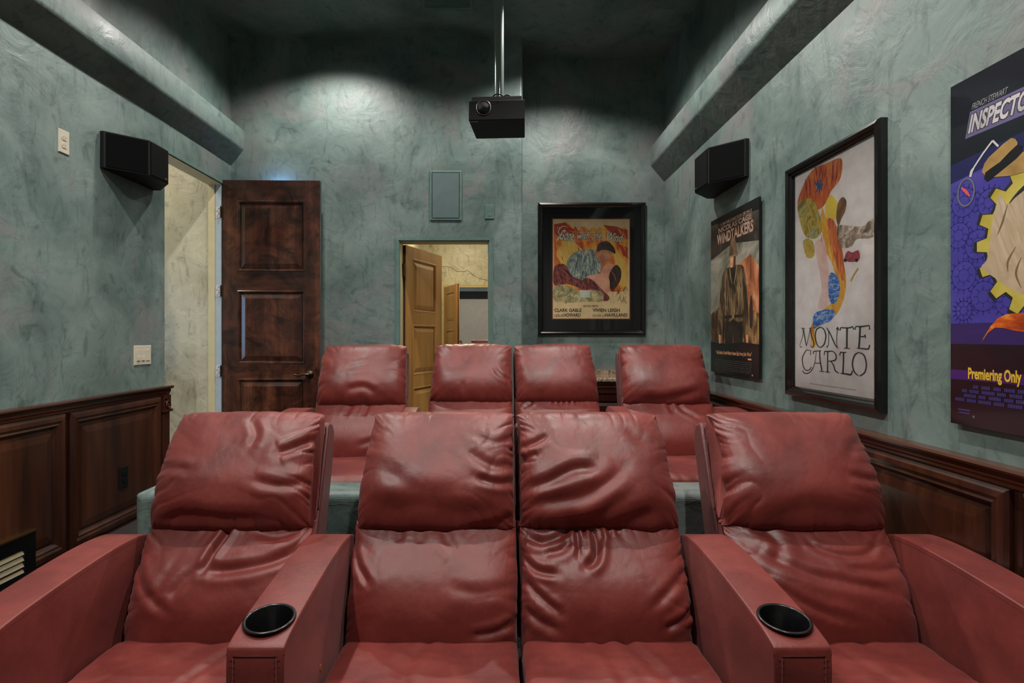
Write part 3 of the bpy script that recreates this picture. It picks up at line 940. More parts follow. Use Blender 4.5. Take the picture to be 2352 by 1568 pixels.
recliner((CXS[1], YR, 0), 0, lean=1, gapW=0.542, W=0.5482, label= 'front-row red leather recliner left of the middle seam, smooth back cushion', group=G, hseed=23,
         hp=dict(folds=[([(-0.2, 0.50), (-0.1, 0.43), (0.0, 0.40), (0.12, 0.41)], 0.006, 0.022), ([(0.27, 0.44), (0.2, 0.43), (0.13, 0.45)], 0.010, 0.009), ([(0.27, 0.50), (0.19, 0.49), (0.1, 0.54)], 0.008, 0.012),
                        ([(-0.2, 0.335), (-0.06, 0.355), (0.07, 0.335), (0.2, 0.32)], 0.014, 0.026), ([(0.27, 0.33), (0.2, 0.30), (0.1, 0.285)], 0.010, 0.010), ([(0.27, 0.60), (0.2, 0.575), (0.12, 0.60)], 0.006, 0.010)], side_r=1.3, side_l=0.7),
         lp=dict(folds=[([(0.03, 0.30), (0.05, 0.25), (0.08, 0.22)], 0.007, 0.014), ([(-0.27, 0.25), (-0.24, 0.18), (-0.19, 0.12)], 0.009, 0.008), ([(0.27, 0.02), (0.2, -0.01), (0.12, -0.02)], 0.010, 0.008),
                        ([(-0.05, 0.30), (-0.045, 0.24)], 0.005, 0.014), ([(-0.12, 0.30), (-0.11, 0.25)], 0.005, 0.012), ([(0.27, 0.12), (0.15, 0.10), (0.05, 0.115)], 0.004, 0.012)], broad=0.008, side=0.005),
         sp=dict(folds=[([(-0.02, 0.08), (-0.05, 0.2), (-0.05, 0.3)], 0.007, 0.016), ([(0.0, 0.02), (0.0, 0.12)], 0.005, 0.01)]))
recliner((CXS[2], YR, 0), 0, lean=-1, gapW=0.542, W=0.5482, label= 'front-row red leather recliner right of the middle seam, deeply pleated back cushion', group=G, hseed=37,
         hp=dict(folds=[([(-0.27, 0.41), (-0.18, 0.43), (-0.08, 0.475), (0.0, 0.47)], 0.013, 0.014), ([(-0.27, 0.36), (-0.16, 0.37), (-0.06, 0.385), (0.02, 0.43), (0.08, 0.48)], 0.013, 0.016),
                        ([(-0.24, 0.30), (-0.12, 0.30), (0.0, 0.335), (0.08, 0.39)], 0.011, 0.016), ([(-0.27, 0.56), (-0.22, 0.57), (-0.16, 0.60)], 0.010, 0.009), ([(-0.27, 0.52), (-0.2, 0.53)], 0.008, 0.008),
                        ([(-0.1, 0.28), (0.05, 0.30), (0.2, 0.345)], 0.014, 0.02), ([(0.1, 0.62), (0.17, 0.58), (0.22, 0.57)], 0.006, 0.016)], side_l=1.3, side_r=0.8),
         lp=dict(folds=[([(-0.10, 0.315), (-0.13, 0.27), (-0.19, 0.25), (-0.25, 0.27)], 0.014, 0.010), ([(-0.10, 0.26), (-0.14, 0.225), (-0.20, 0.215)], 0.013, 0.010), ([(-0.085, 0.31), (-0.08, 0.26), (-0.085, 0.20)], 0.009, 0.006),
                        ([(-0.06, 0.32), (-0.055, 0.27)], 0.010, 0.005), ([(-0.035, 0.31), (-0.02, 0.26), (-0.03, 0.20), (-0.07, 0.17)], 0.018, 0.009), ([(-0.005, 0.31), (0.0, 0.25)], 0.010, 0.006),
                        ([(0.02, 0.31), (0.03, 0.27)], 0.006, 0.006), ([(0.05, 0.31), (0.06, 0.27)], 0.005, 0.007), ([(-0.27, 0.21), (-0.22, 0.165), (-0.15, 0.15)], 0.012, 0.008),
                        ([(-0.27, 0.14), (-0.21, 0.085), (-0.15, 0.04)], 0.010, 0.008), ([(-0.27, 0.06), (-0.22, 0.02), (-0.15, -0.01)], 0.010, 0.009), ([(0.27, 0.17), (0.22, 0.13), (0.12, 0.05)], 0.007, 0.010),
                        ([(0.27, 0.05), (0.22, 0.02), (0.16, -0.005)], 0.011, 0.008)], broad=0.012, ends=0.006),
         sp=dict(folds=[([(0.02, 0.01), (0.06, 0.12), (0.12, 0.28)], 0.008, 0.012), ([(-0.03, 0.01), (-0.03, 0.1), (0.0, 0.3)], 0.006, 0.012)]))
recliner((CXS[3], YR, 0), 0, 'front-row red leather recliner nearest the right wall, gathers down its left seam', group=G, hseed=41,
         arms=[(-0.345, AW, True), (0.345, AW, False)],
         hp=dict(side_l=1.9, side_r=1.0, folds=[([(-0.12, 0.32), (0.0, 0.345), (0.12, 0.33), (0.24, 0.335)], 0.008, 0.022), ([(0.27, 0.45), (0.2, 0.44), (0.13, 0.46)], 0.007, 0.010), ([(0.26, 0.58), (0.2, 0.56), (0.16, 0.52)], 0.005, 0.012)]),
         lp=dict(folds=[([(0.24, 0.29), (0.17, 0.22), (0.08, 0.205), (0.0, 0.23), (-0.02, 0.26)], 0.006, 0.008), ([(-0.22, 0.24), (-0.08, 0.16), (0.04, 0.13), (0.2, 0.10)], 0.008, 0.012),
                        ([(-0.2, 0.14), (-0.08, 0.06), (0.06, 0.02)], 0.006, 0.010), ([(0.26, 0.18), (0.16, 0.16), (0.06, 0.17)], 0.005, 0.010), ([(-0.16, 0.31), (-0.12, 0.24), (-0.16, 0.18)], 0.007, 0.014)], side_l=1.5),
         sp=dict(folds=[([(-0.05, 0.02), (-0.02, 0.15), (0.03, 0.3)], 0.006, 0.014), ([(0.05, 0.02), (0.09, 0.16)], 0.005, 0.012)]))

G2 = 'red recliners of the back row'
recliner((-0.812, 3.38, PLAT), math.radians(3), 'back-row red leather recliner in front of the dark wooden door', group=G2, hseed=53, nx=84, per=10, W=0.555,
         arms=[(-0.345, AW, False), (0.319, 0.080, False)], hp=dict(folds=[([(-0.08, 0.36), (0.02, 0.38), (0.1, 0.34)], 0.012, 0.014), ([(-0.1, 0.5), (0.05, 0.53)], 0.006, 0.016)]),
         lp=dict(folds=[([(-0.05, 0.3), (-0.08, 0.2)], 0.007, 0.012), ([(0.05, 0.3), (0.03, 0.2)], 0.008, 0.01), ([(0.27, 0.1), (0.0, 0.02)], 0.008, 0.012)]))
recliner((-0.148, 3.55, PLAT), 0, lean=1, gapW=0.543, label= 'back-row red leather recliner in front of the middle doorway', group=G2, hseed=61, nx=84, per=10,
         hp=dict(folds=[([(0.27, 0.42), (0.2, 0.44), (0.14, 0.5)], 0.010, 0.010), ([(-0.05, 0.4), (-0.04, 0.33)], 0.005, 0.012)]))
recliner((0.410, 3.55, PLAT), 0, lean=-1, gapW=0.543, label= 'back-row red leather recliner below the framed romance poster', group=G2, hseed=71, nx=84, per=10, arms=[],
         lp=dict(folds=[([(-0.03 + 0.035 * k, 0.33), (-0.03 + 0.035 * k, 0.27)], 0.008, 0.006) for k in range(5)] + [([(-0.15, 0.30), (-0.22, 0.24)], 0.009, 0.008)]))
recliner((1.080, 3.43, PLAT), math.radians(-2), 'back-row red leather recliner beside the right wall', group=G2, hseed=83, nx=84, per=10, W=0.56,
         arms=[(-0.328, 0.092, False), (0.335, 0.12, False)], hp=dict(folds=[([(-0.2, 0.30), (0.0, 0.31), (0.2, 0.36)], 0.012, 0.016)], side_r=1.5),
         lp=dict(folds=[([(0.05, 0.32), (0.08, 0.24), (0.17, 0.18)], 0.012, 0.010), ([(0.0, 0.32), (0.01, 0.22)], 0.008, 0.01)]))

# ------------------------------------------------------------------ ceiling lights
for k, ((cx, cy), nm) in enumerate(zip(CANS, ['over the back wall, left', 'over the back wall, right', 'above the front row, left', 'above the front row, right', 'behind the front row, left', 'behind the front row, right'])):
    t = tag(empty('ceiling_light', loc=(cx, cy, CEIL)), 'recessed round ceiling downlight ' + nm, 'ceiling light', 'recessed ceiling downlights')
    bm = bmesh.new()
    pr = [(0.062, -0.004), (0.066, -0.010), (0.085, -0.008), (0.088, -0.001), (0.062, -0.001)]
    seg = 36
    rings = [[bm.verts.new((r_ * math.cos(2 * math.pi * i / seg), r_ * math.sin(2 * math.pi * i / seg), z)) for i in range(seg)] for r_, z in pr]
    for a in range(len(rings)):
        p, q = rings[a], rings[(a + 1) % len(rings)]
        for i in range(seg):
            bm.faces.new((p[i], p[(i + 1) % seg], q[(i + 1) % seg], q[i]))
    bm_obj('trim_ring', bm, M['teal_paint'], t, smooth=True)
    bm = bmesh.new()
    lathe(bm, [(0.060, -0.002), (0.060, -0.0035)], 32)
    bm_obj('lamp_lens', bm, M['lens_emit'], t)
# ceiling register
cv = tag(empty('ceiling_vent', loc=(-0.34, 4.05, CEIL)), 'slotted air register painted like the ceiling, left of the projector pole', 'vent')
bm = bmesh.new()
frame_loft(bm, (-0.19, -0.12, 0.19, 0.12), [(0, 0), (0.004, 0.008), (0.02, 0.010), (0.026, 0.006), (0.026, 0.0)], fill=False)
for v_ in bm.verts:
    v_.co.z *= -1
bm_obj('frame', bm, M['teal_paint'], cv)
boxes('louvers', [((-0.164, y, -0.006), (0.164, y + 0.012, -0.002)) for y in [-0.09 + 0.02 * i for i in range(10)]], M['teal_paint'], cv)

# ------------------------------------------------------------------ projector on its pole
pj = tag(empty('projector', loc=(0.018, 3.60, ZC + 1.40), rz=math.radians(-3.3)), 'black ceiling projector hanging from a silvery pole', 'projector')
bm = bmesh.new()
w2 = 0.182
prism(bm, [(-w2, 0.0), (w2, 0.0), (w2, 0.34), (-w2 + 0.02, 0.34)], 0.0, 0.128, 2)
body = bm_obj('body', bm, M['black_plastic'], pj, bevel=0.006, segs=3)
boxes('top_plate', [((-w2 + 0.02, 0.02, 0.1285), (w2 - 0.02, 0.32, 0.162))] + [], M['black_plastic'], pj, bevel=0.004)
boxes('vent_ridges', [((-w2 + 0.018, 0.0165, 0.132 + 0.007 * k), (w2 - 0.018, 0.022, 0.136 + 0.007 * k)) for k in range(4)], plain('ridge_plastic', rgb(96, 90, 92), 0.5), pj)
bm = bmesh.new()
lathe(bm, [(0.044, -0.001), (0.048, -0.001), (0.049, -0.008), (0.0465, -0.010), (0.044, -0.008), (0.041, 0.0)], 48, 'y', (-0.083, 0, 0.078))
lr = bm_obj('lens_ring', bm, M['chrome'], pj, smooth=True)
bm = bmesh.new()
lathe(bm, [(0.0435, -0.0085), (0.040, -0.002), (0.030, -0.0015), (0.018, -0.003)], 40, 'y', (-0.083, 0, 0.078))
bm_obj('lens', bm, M['black_velvet'], lr, smooth=True)
bm = bmesh.new()
lathe(bm, [(0.006, 0.0), (0.0055, -0.0018)], 16, 'y', (0.008, 0, 0.112))
bm_obj('sensor', bm, plain('sensor_window', rgb(70, 14, 26), 0.15), pj)
boxes('sticker', [((-w2 + 0.006, 0.012, -0.0012), (-w2 + 0.062, 0.030, -0.0002))], plain('pinkish_sticker', rgb(158, 128, 122), 0.6), pj)
boxes('mount_bracket', [((-0.075, 0.10, 0.1625), (0.075, 0.24, 0.180)), ((-0.04, 0.12, 0.180), (0.055, 0.22, 0.192))], M['black_plastic'], pj, bevel=0.004)
bm = bmesh.new()
tube(bm, catmull([(-0.085, 0.09, 0.158), (-0.03, 0.08, 0.170), (0.03, 0.08, 0.178), (0.07, 0.085, 0.196), (0.095, 0.10, 0.180), (0.13, 0.12, 0.160)], 6, False), 0.005, 8)
tube(bm, catmull([(-0.05, 0.10, 0.176), (-0.01, 0.09, 0.203), (0.03, 0.095, 0.20), (0.06, 0.12, 0.178)], 6, False), 0.004, 8)
tube(bm, catmull([(-0.12, 0.08, 0.157), (-0.10, 0.07, 0.162), (-0.08, 0.08, 0.157)], 6, False), 0.004, 8)
bm_obj('cable', bm, M['black_plastic'], pj, smooth=True)
bm = bmesh.new()
lathe(bm, [(0.033, 0.185), (0.033, CEIL - ZC - 1.40)], 32, 'z', (0.008, 0.17, 0))
lathe(bm, [(0.07, CEIL - ZC - 1.415), (0.075, CEIL - ZC - 1.401)], 32, 'z', (0.008, 0.17, 0))
bm_obj('pole', bm, plain('painted_pole', rgb(176, 192, 184), 0.2, 0.35, coat=0.8), pj, smooth=True).modifiers.new('s', 'EDGE_SPLIT').split_angle = math.radians(40)

# ------------------------------------------------------------------ surround speakers (wedge cabinets)
def speaker(side, ys, label):
    s = -side
    xw = XL + 0.001 if side < 0 else XR - 0.001
    y0, y1, y2, y3, zb, zt_, pr = ys
    root = tag(empty('surround_speaker', loc=(xw, (y0 + y3) / 2, zb)), label, 'speaker', 'wall surround speakers')
    c = (y0 + y3) / 2
    pts = [(0, y0 - c), (s * 0.022, y0 - c), (s * pr, y1 - c), (s * pr, y2 - c), (s * 0.045, y3 - c), (0, y3 - c)]
    if s < 0:
        pts = pts[::-1]
    bm = bmesh.new()
    prism(bm, pts, 0, zt_ - zb, 2)
    bm_obj('cabinet', bm, M['black_plastic'], root, bevel=0.003)
    def slab(p, q, mat, name, ins=0.008, th=0.004):
        p, q = Vector(p).to_3d(), Vector(q).to_3d()
        d = (q - p).normalized()
        n_ = Vector((d.y, -d.x, 0))
        if n_.x * s < 0:
            n_ = -n_
        p2, q2 = p + d * ins, q - d * ins
        bm_ = bmesh.new()
        P = [p2, q2, q2 + n_ * th, p2 + n_ * th]
        prism(bm_, [(v_.x, v_.y) for v_ in P], ins, zt_ - zb - ins, 2)
        return bm_obj(name, bm_, mat, root, bevel=0.0015)
    slab((s * 0.022, y0 - c), (s * pr, y1 - c), M['grille'], 'grille')
    slab((s * pr, y1 - c), (s * pr, y2 - c), M['grille'], 'grille')
    bm = bmesh.new()
    yy = y2 - c - 0.035
    box(bm, (s * (pr + 0.0045), yy - 0.012, 0.018), (s * (pr + 0.006), yy + 0.012, 0.026))
    bm_obj('badge', bm, M['chrome'], root)
    return root
speaker(-1, (3.04, 3.19, 3.374, 3.52, ZC + 0.922, ZC + 1.124, 0.18), 'black wedge surround speaker on the left wall above the light switches')
speaker(1, (3.27, 3.43, 3.655, 3.80, ZC + 0.940, ZC + 1.165, 0.18), 'black wedge surround speaker on the right wall above the war film poster')

# ------------------------------------------------------------------ wall plates
def plate(name, kind, origin, w_, h_, mat, label, cat, th=0.006):
    root = tag(empty(name, facing(kind, origin)), label, cat)
    bm = bmesh.new()
    frame_loft(bm, (-w_ / 2, -h_ / 2, w_ / 2, h_ / 2), [(0, 0.0), (0, th * 0.6), (0.003, th)], close_back=False)
    bm_obj('cover_plate', bm, mat, root)
    return root
p_ = plate('wall_outlet', 'left', (XL, 2.783, ZC + 0.972), 0.070, 0.116, M['almond'], 'almond double power outlet high on the left wall', 'outlet')
for sy in (-1, 1):
    bm = bmesh.new()
    prism(bm, [(0.0165 * math.cos(a), sy * 0.0195 + max(-0.0125, min(0.0125, 0.0165 * math.sin(a)))) for a in [2 * math.pi * k / 24 for k in range(24)]], 0.006, 0.0085, 2)
    so = bm_obj('socket', bm, M['almond'], p_)
    boxes('slots', [((-0.0075, sy * 0.0195 - 0.001, 0.0085), (-0.0055, sy * 0.0195 + 0.007, 0.009)), ((0.0055, sy * 0.0195 - 0.001, 0.0085), (0.0075, sy * 0.0195 + 0.007, 0.009)),
                    ((-0.002, sy * 0.0195 - 0.009, 0.0085), (0.002, sy * 0.0195 - 0.005, 0.009))], M['almond_dk'], so)
p_ = plate('light_switch', 'left', (XL, 3.408, ZC - 0.113), 0.164, 0.118, M['almond'], 'almond three-gang light switch plate on the left wall beside the doorway', 'light switch')
for k, (sx, up) in enumerate(((-0.046, 0), (0.0, 0), (0.046, 1))):
    boxes('switch', [((sx - 0.016, -0.034, 0.006), (sx + 0.016, 0.034, 0.0085 if not up else 0.011)), ((sx - 0.014, -0.032, 0.0085), (sx + 0.014, -0.006, 0.013 if not up else 0.0105))], M['almond'], p_, bevel=0.001)
p_ = plate('black_outlet', 'left', (XL + 0.036, 3.18, ZC - 0.80), 0.074, 0.122, M['black_plastic'], 'black outlet plate set in the left wood panelling', 'outlet')
for sy in (-1, 1):
    boxes('socket', [((-0.016, sy * 0.02 - 0.012, 0.006), (0.016, sy * 0.02 + 0.012, 0.009))], M['black_gloss'], p_, bevel=0.002)
p_ = plate('blank_wall_plate', 'back', (-0.034, YB1, ZC + 1.020), 0.073, 0.116, M['teal_paint'], 'small teal blank plate right of the in-wall speaker', 'wall plate')
boxes('insert', [((-0.016, -0.034, 0.006), (0.016, 0.034, 0.0075))], M['teal_paint'], p_)

sp_ = tag(empty('in_wall_speaker', facing('back', (-0.392, YB1, ZC + 1.152))), 'flat teal-framed in-wall speaker above the middle doorway', 'speaker')
bm = bmesh.new()
frame_loft(bm, (-0.130, -0.204, 0.130, 0.204), [(0, 0), (0.0, 0.004), (0.006, 0.010), (0.014, 0.010), (0.018, 0.006), (0.018, 0.0)], fill=False)
bm_obj('frame', bm, M['teal_paint'], sp_)
bm = bmesh.new()
frame_loft(bm, (-0.109, -0.184, 0.109, 0.184), [(0, 0.001), (0, 0.009), (0.003, 0.012)])
bm_obj('grille', bm, M['grey_metal'], sp_)

# floor-level vent grille in the left wainscot
vg = tag(empty('wall_vent', facing('left', (XL + 0.036, 2.39, ZC - 1.006))), 'black metal vent grille with pale louvers in the left wainscot', 'vent')
bm = bmesh.new()
frame_loft(bm, (-0.17, -0.118, 0.17, 0.118), [(0, 0), (0, 0.010), (0.004, 0.014), (0.064, 0.012), (0.066, 0.004), (0.066, 0.0)], fill=False)
bm_obj('frame', bm, M['black_gloss'], vg)
boxes('top_lip', [((-0.172, 0.116, 0.0), (0.172, 0.124, 0.018))], M['brass'], vg)
boxes('backing', [((-0.11, -0.06, 0.0), (0.11, 0.06, 0.001))], M['black_velvet'], vg)
for k in range(4):
    bm = bmesh.new()
    yc = -0.040 + 0.027 * k
    prism(bm, [(yc - 0.010, 0.012), (yc - 0.009, 0.0135), (yc + 0.010, 0.004), (yc + 0.009, 0.0025)], -0.104, 0.104, 0)
    bm_obj('louver', bm, M['steel_louver'], vg)

# ------------------------------------------------------------------ bar counter in the back right corner
ct = tag(empty('bar_cabinet', loc=(0.30, 4.42, PLAT)), 'low dark wood cabinet in the back right corner behind the seats', 'cabinet')
cw, cd, chh = 1.19, 0.478, ZC - 0.36 - PLAT
boxes('carcass', [((0, 0.012, 0), (cw, cd, chh))], M['walnut_cab'], ct)
bm = bmesh.new()
prism(bm, [(-0.012, chh - 0.09), (0.012, chh - 0.09), (0.012, chh - 0.001), (-0.022, chh - 0.001), (-0.022, chh - 0.012), (-0.012, chh - 0.03), (-0.014, chh - 0.045), (-0.006, chh - 0.05), (-0.006, chh - 0.075), (-0.012, chh - 0.08)], 0, cw, 0)
bm_obj('cornice', bm, M['walnut_cab'], ct)
for k in range(3):
    a = 0.012 + k * (cw - 0.024) / 3
    b_ = a + (cw - 0.024) / 3 - 0.006
    bm = bmesh.new()
    frame_loft(bm, (a, 0.08, b_, chh - 0.10), [(0, 0.0), (0, 0.018), (0.05, 0.018), (0.056, 0.006), (0.066, 0.004), (0.09, 0.012)])
    for v_ in bm.verts:
        x, y, z = v_.co
        v_.co = (x, 0.012 - z, y)
    d_ = bm_obj('cabinet_door', bm, M['walnut_cab'], ct)
    bm = bmesh.new()
    lathe(bm, [(0.004, -0.006), (0.006, -0.02), (0.013, -0.028), (0.008, -0.034)], 16, 'y', (b_ - 0.03, 0, chh - 0.20))
    bm_obj('knob', bm, M['bronze'], d_, smooth=True)
gt = boxes('granite_countertop', [((0.27, 4.385, ZC - 0.36), (XR - 0.002, 4.898, ZC - 0.325))], M['granite'], bevel=0.012, segs=4)
tag(gt, 'speckled tan granite countertop on the corner bar cabinet', 'countertop')
bs = boxes('granite_backsplash', [((0.27, 4.878, ZC - 0.324), (XR - 0.002, 4.899, ZC - 0.29))], M['granite'])
tag(bs, 'low granite upstand along the wall behind the counter', 'backsplash')

# ------------------------------------------------------------------ printed pictures
PM = {}
def ink(name, col, rough=0.55, col2=None, scale=6.0, aniso=(1, 1, 1), rot=(0, 0, 0), coat=0.0, dist=1.0):
    if name in PM:
        return PM[name]
    if col2 is None:
        m_ = plain('ink_' + name, col, rough, coat=coat, var=0.10)
    else:
        cols = [col] + (col2 if isinstance(col2, list) else [col2])
        m_, nt_, b__ = new_mat('ink_' + name)
        n_ = noise(nt_, coords(nt_, aniso, rot), scale, 6, 0.6, dist)
        st = [(0.34 + 0.32 * i / (len(cols) - 1), c_) for i, c_ in enumerate(cols)]
        r_ = ramp(nt_, st, n_)
        nt_.links.new(r_.outputs[0], b__.inputs['Base Color'])
        b__.inputs['Roughness'].default_value = rough
        b__.inputs['Coat Weight'].default_value = coat
    PM[name] = m_
    return m_

class Print:
    """flat print: coloured areas and lettering a fraction of a millimetre apart, one mesh"""
    def __init__(self):
        self.bm = bmesh.new()
        self.mats = []
        self.z = 0.0
        self.hold = False
    def mi(self, m_):
        if m_ not in self.mats:
            self.mats.append(m_)
        return self.mats.index(m_)
    def lift(self):
        if not self.hold:
            self.z += 0.000025
    def poly(self, pts, m_, smooth=0):
        self.lift()
        if smooth:
            pts = catmull(pts, smooth, True)
        f = self.bm.faces.new([self.bm.verts.new((x, y, self.z)) for x, y in pts])
        f.material_index = self.mi(m_)
        if f.normal.z < 0:
            f.normal_flip()
        f.normal_update()
    def rect(self, x0, y0, x1, y1, m_):
        self.poly([(x0, y0), (x1, y0), (x1, y1), (x0, y1)], m_)
    def stroke(self, pts, ws, m_, per=5):
        self.lift()
        n = len(pts)
        if not isinstance(ws, (list, tuple)):
            ws = [ws] * n
        q = catmull([(a, b__, c_) for (a, b__), c_ in zip(pts, ws)], per, False)
        L = []
        for i, (x, y, w_) in enumerate(q):
            x0, y0 = q[max(i - 1, 0)][:2]
            x1, y1 = q[min(i + 1, len(q) - 1)][:2]
            d = math.hypot(x1 - x0, y1 - y0) or 1
            nx_, ny_ = -(y1 - y0) / d * w_ / 2, (x1 - x0) / d * w_ / 2
            L.append((self.bm.verts.new((x - nx_, y - ny_, self.z)), self.bm.verts.new((x + nx_, y + ny_, self.z))))
        for a, b__ in zip(L, L[1:]):
            f = self.bm.faces.new((a[0], b__[0], b__[1], a[1]))
            f.material_index = self.mi(m_)
            f.normal_update()
            if f.normal.z < 0:
                f.normal_flip()
    def text(self, body, x0, y0, x1, y1, m_, shear=0.0, bold=0.0, rot=0.0, curve=0.0, outline=None):
        """fit the words into a box"""
        cu = bpy.data.curves.new('t', 'FONT')
        cu.body = body
        cu.offset = bold
        cu.resolution_u = 3
        cu.fill_mode = 'FRONT'
        ob = bpy.data.objects.new('t', cu)
        C.objects.link(ob)
        bpy.context.view_layer.update()
        me = bpy.data.meshes.new_from_object(ob.evaluated_get(bpy.context.evaluated_depsgraph_get()))
        bpy.data.objects.remove(ob)
        bpy.data.curves.remove(cu)
        co = [v_.co.copy() for v_ in me.vertices]
        ax, bx = min(c_.x for c_ in co), max(c_.x for c_ in co)
        ay, by = min(c_.y for c_ in co), max(c_.y for c_ in co)
        def put(mm, grow, z):
            vs_ = []
            for c_ in co:
                u, v_ = (c_.x - ax) / (bx - ax), (c_.y - ay) / (by - ay)
                x = x0 + u * (x1 - x0) + shear * v_ * (y1 - y0) + grow[0]
                y = y0 + v_ * (y1 - y0) + rot * (x - x0) + curve * (4 * u * (1 - u)) + grow[1]
                vs_.append(self.bm.verts.new((x, y, z)))
            for p_ in me.polygons:
                try:
                    f = self.bm.faces.new([vs_[i] for i in p_.vertices])
                except ValueError:
                    continue
                f.material_index = self.mi(mm)
                f.normal_update()
                if f.normal.z < 0:
                    f.normal_flip()
        if outline:
            mm, g = outline
            for dx, dy in ((g, 0), (-g, 0), (0, g), (0, -g), (g, -g), (-g, -g), (g, g), (-g, g)):
                self.z += 0.000015
                put(mm, (dx, dy), self.z)
        self.lift()
        put(m_, (0, 0), self.z)
        bpy.data.meshes.remove(me)
    def clip(self, x0, y0, x1, y1):
        for co_, no in (((x0, 0, 0), (-1, 0, 0)), ((x1, 0, 0), (1, 0, 0)), ((0, y0, 0), (0, -1, 0)), ((0, y1, 0), (0, 1, 0))):
            g = list(self.bm.verts) + list(self.bm.edges) + list(self.bm.faces)
            bmesh.ops.bisect_plane(self.bm, geom=g, plane_co=co_, plane_no=no, clear_outer=True)
    def build(self, name, parent, z):
        me = bpy.data.meshes.new(name)
        self.bm.to_mesh(me)
        self.bm.free()
        o_ = link(name, me, parent)
        for m_ in self.mats:
            me.materials.append(m_)
        o_.location = (0, 0, z)
        return o_

def picture(name, kind, origin, w_, h_, label, prof, mat, print_, zprint, glass_in=None, cat='framed picture'):
    """origin = lower left corner on the wall"""
    root = tag(empty(name, facing(kind, origin)), label, cat)
    bm_ = bmesh.new()
    frame_loft(bm_, (0, 0, w_, h_), prof, fill=False)
    bm_obj('frame', bm_, mat, root)
    boxes('backing', [((0.004, 0.004, 0.0005), (w_ - 0.004, h_ - 0.004, 0.006))], M['black_plastic'], root)
    print_.build('print', root, zprint)
    if glass_in:
        g, gz = glass_in
        me = bpy.data.meshes.new('glass')
        me.from_pydata([(g, g, gz), (w_ - g, g, gz), (w_ - g, h_ - g, gz), (g, h_ - g, gz)], [], [(0, 1, 2, 3)])
        link('glass', me, root, M['glass'])
    return root

def side_map(X, d0, zb):
    """a point of the photograph that lies on the right wall's picture plane -> (u, v) on the picture"""
    def f(px, py):
        d = X * FP / (px - 1134)
        return d0 - d, (773 - py) * d / FP + ZC - zb
    return f

# --- framed romance poster on the back wall
KK = 1.0
X0, Z0, W0, H0 = 0.390, ZC + 0.012, 0.942, 1.163
def g7(x, y):
    px, py = 1200 + x / 4.356, 440 + y / 4.356
    d = 4.885
    return (px - 1134) * d / FP - X0, (773 - py) * d / FP + ZC - Z0
rr_b = random.Random(21)
P_ = Print()
ax, ay = g7(296, 1278)
bx, by = g7(1082, 264)
P_.rect(0.03, 0.03, W0 - 0.03, H0 - 0.03, M['mat_board'])
P_.rect(ax, ay, bx, by, ink('bevel_red', rgb(134, 58, 36)))
P_.rect(ax + 0.008, ay + 0.008, bx - 0.008, by - 0.008, ink('cream', rgb(250, 220, 169)))
FX0, FX1 = 318, 1056
fire = ink('fire', rgb(178, 54, 28), col2=[rgb(232, 110, 42), rgb(250, 178, 68), rgb(250, 222, 115)], scale=1.0, aniso=(9, 2.6, 1), rot=(0, 0, -0.85), dist=0.8)
red = ink('fire_red', rgb(178, 52, 31), col2=rgb(220, 89, 45), scale=8, aniso=(3, 1, 1))
top_edge = [(318, 320), (352, 350), (372, 312), (400, 330), (430, 302), (470, 318), (505, 372), (532, 340), (560, 392), (590, 350), (640, 352), (668, 384), (700, 356), (748, 372), (780, 352), (806, 380), (812, 328), (858, 336), (884, 366), (892, 340), (938, 344), (984, 380), (1012, 400), (1020, 350), (1056, 378)]
P_.poly([g7(*p) for p in top_edge + [(1056, 900), (1020, 1000), (318, 1000)]], fire)
for pp in ([(318, 325), (430, 305), (520, 390), (430, 460), (318, 420)], [(812, 330), (940, 348), (1056, 385), (1056, 480), (900, 430)], [(960, 520), (1056, 560), (1056, 660), (1010, 640)]):
    P_.poly([g7(*p) for p in pp], red)
yel = ink('pale_flame', rgb(250, 225, 131), col2=rgb(246, 190, 73), scale=7, aniso=(4, 1, 1), rot=(0, 0, -0.8))
P_.poly([g7(*p) for p in [(340, 600), (470, 480), (560, 540), (620, 620), (520, 760), (400, 720)]], yel, 3)
P_.poly([g7(*p) for p in [(900, 560), (980, 620), (1046, 820), (1040, 960), (960, 900), (930, 700)]], yel, 3)
P_.lift()
P_.hold = True
for k in range(46):
    x, y = rr_b.uniform(335, 1040), rr_b.uniform(360, 700)
    P_.stroke([g7(x, y), g7(x + rr_b.uniform(10, 22), y + rr_b.uniform(22, 40)), g7(x + rr_b.uniform(26, 44), y + rr_b.uniform(50, 78))], [0.001, rr_b.uniform(0.004, 0.010), 0.001], rr_b.choice([red, yel, fire, PM['cream']]), 3)
P_.hold = False
# plain embracing figures, no portraits
shirt = ink('blue_cloth', rgb(89, 110, 115), col2=[rgb(141, 162, 155), rgb(232, 229, 204)], scale=9, aniso=(5, 2, 1), rot=(0, 0, 0.6))
wine = ink('wine_cloth', rgb(87, 33, 33), col2=[rgb(134, 54, 52), rgb(190, 110, 98)], scale=9, aniso=(5, 2, 1), rot=(0, 0, -0.5))
skin_a = ink('tan', rgb(173, 110, 75), col2=rgb(232, 169, 120), scale=8)
skin_b = ink('rose', rgb(225, 152, 124), col2=rgb(250, 201, 166), scale=8)
hair = ink('dark_hair', rgb(42, 31, 26), col2=rgb(101, 59, 42), scale=12, aniso=(4, 1, 1))
P_.poly([g7(*p) for p in [(440, 720), (520, 610), (660, 575), (740, 600), (790, 700), (770, 820), (660, 850), (600, 930), (500, 870)]], shirt, 4)
P_.poly([g7(*p) for p in [(318, 760), (380, 720), (440, 740), (500, 840), (620, 900), (620, 975), (540, 950), (440, 920), (318, 930)]], wine, 4)
P_.poly([g7(*p) for p in [(720, 610), (770, 560), (850, 560), (890, 630), (850, 700), (780, 700)]], skin_a, 4)
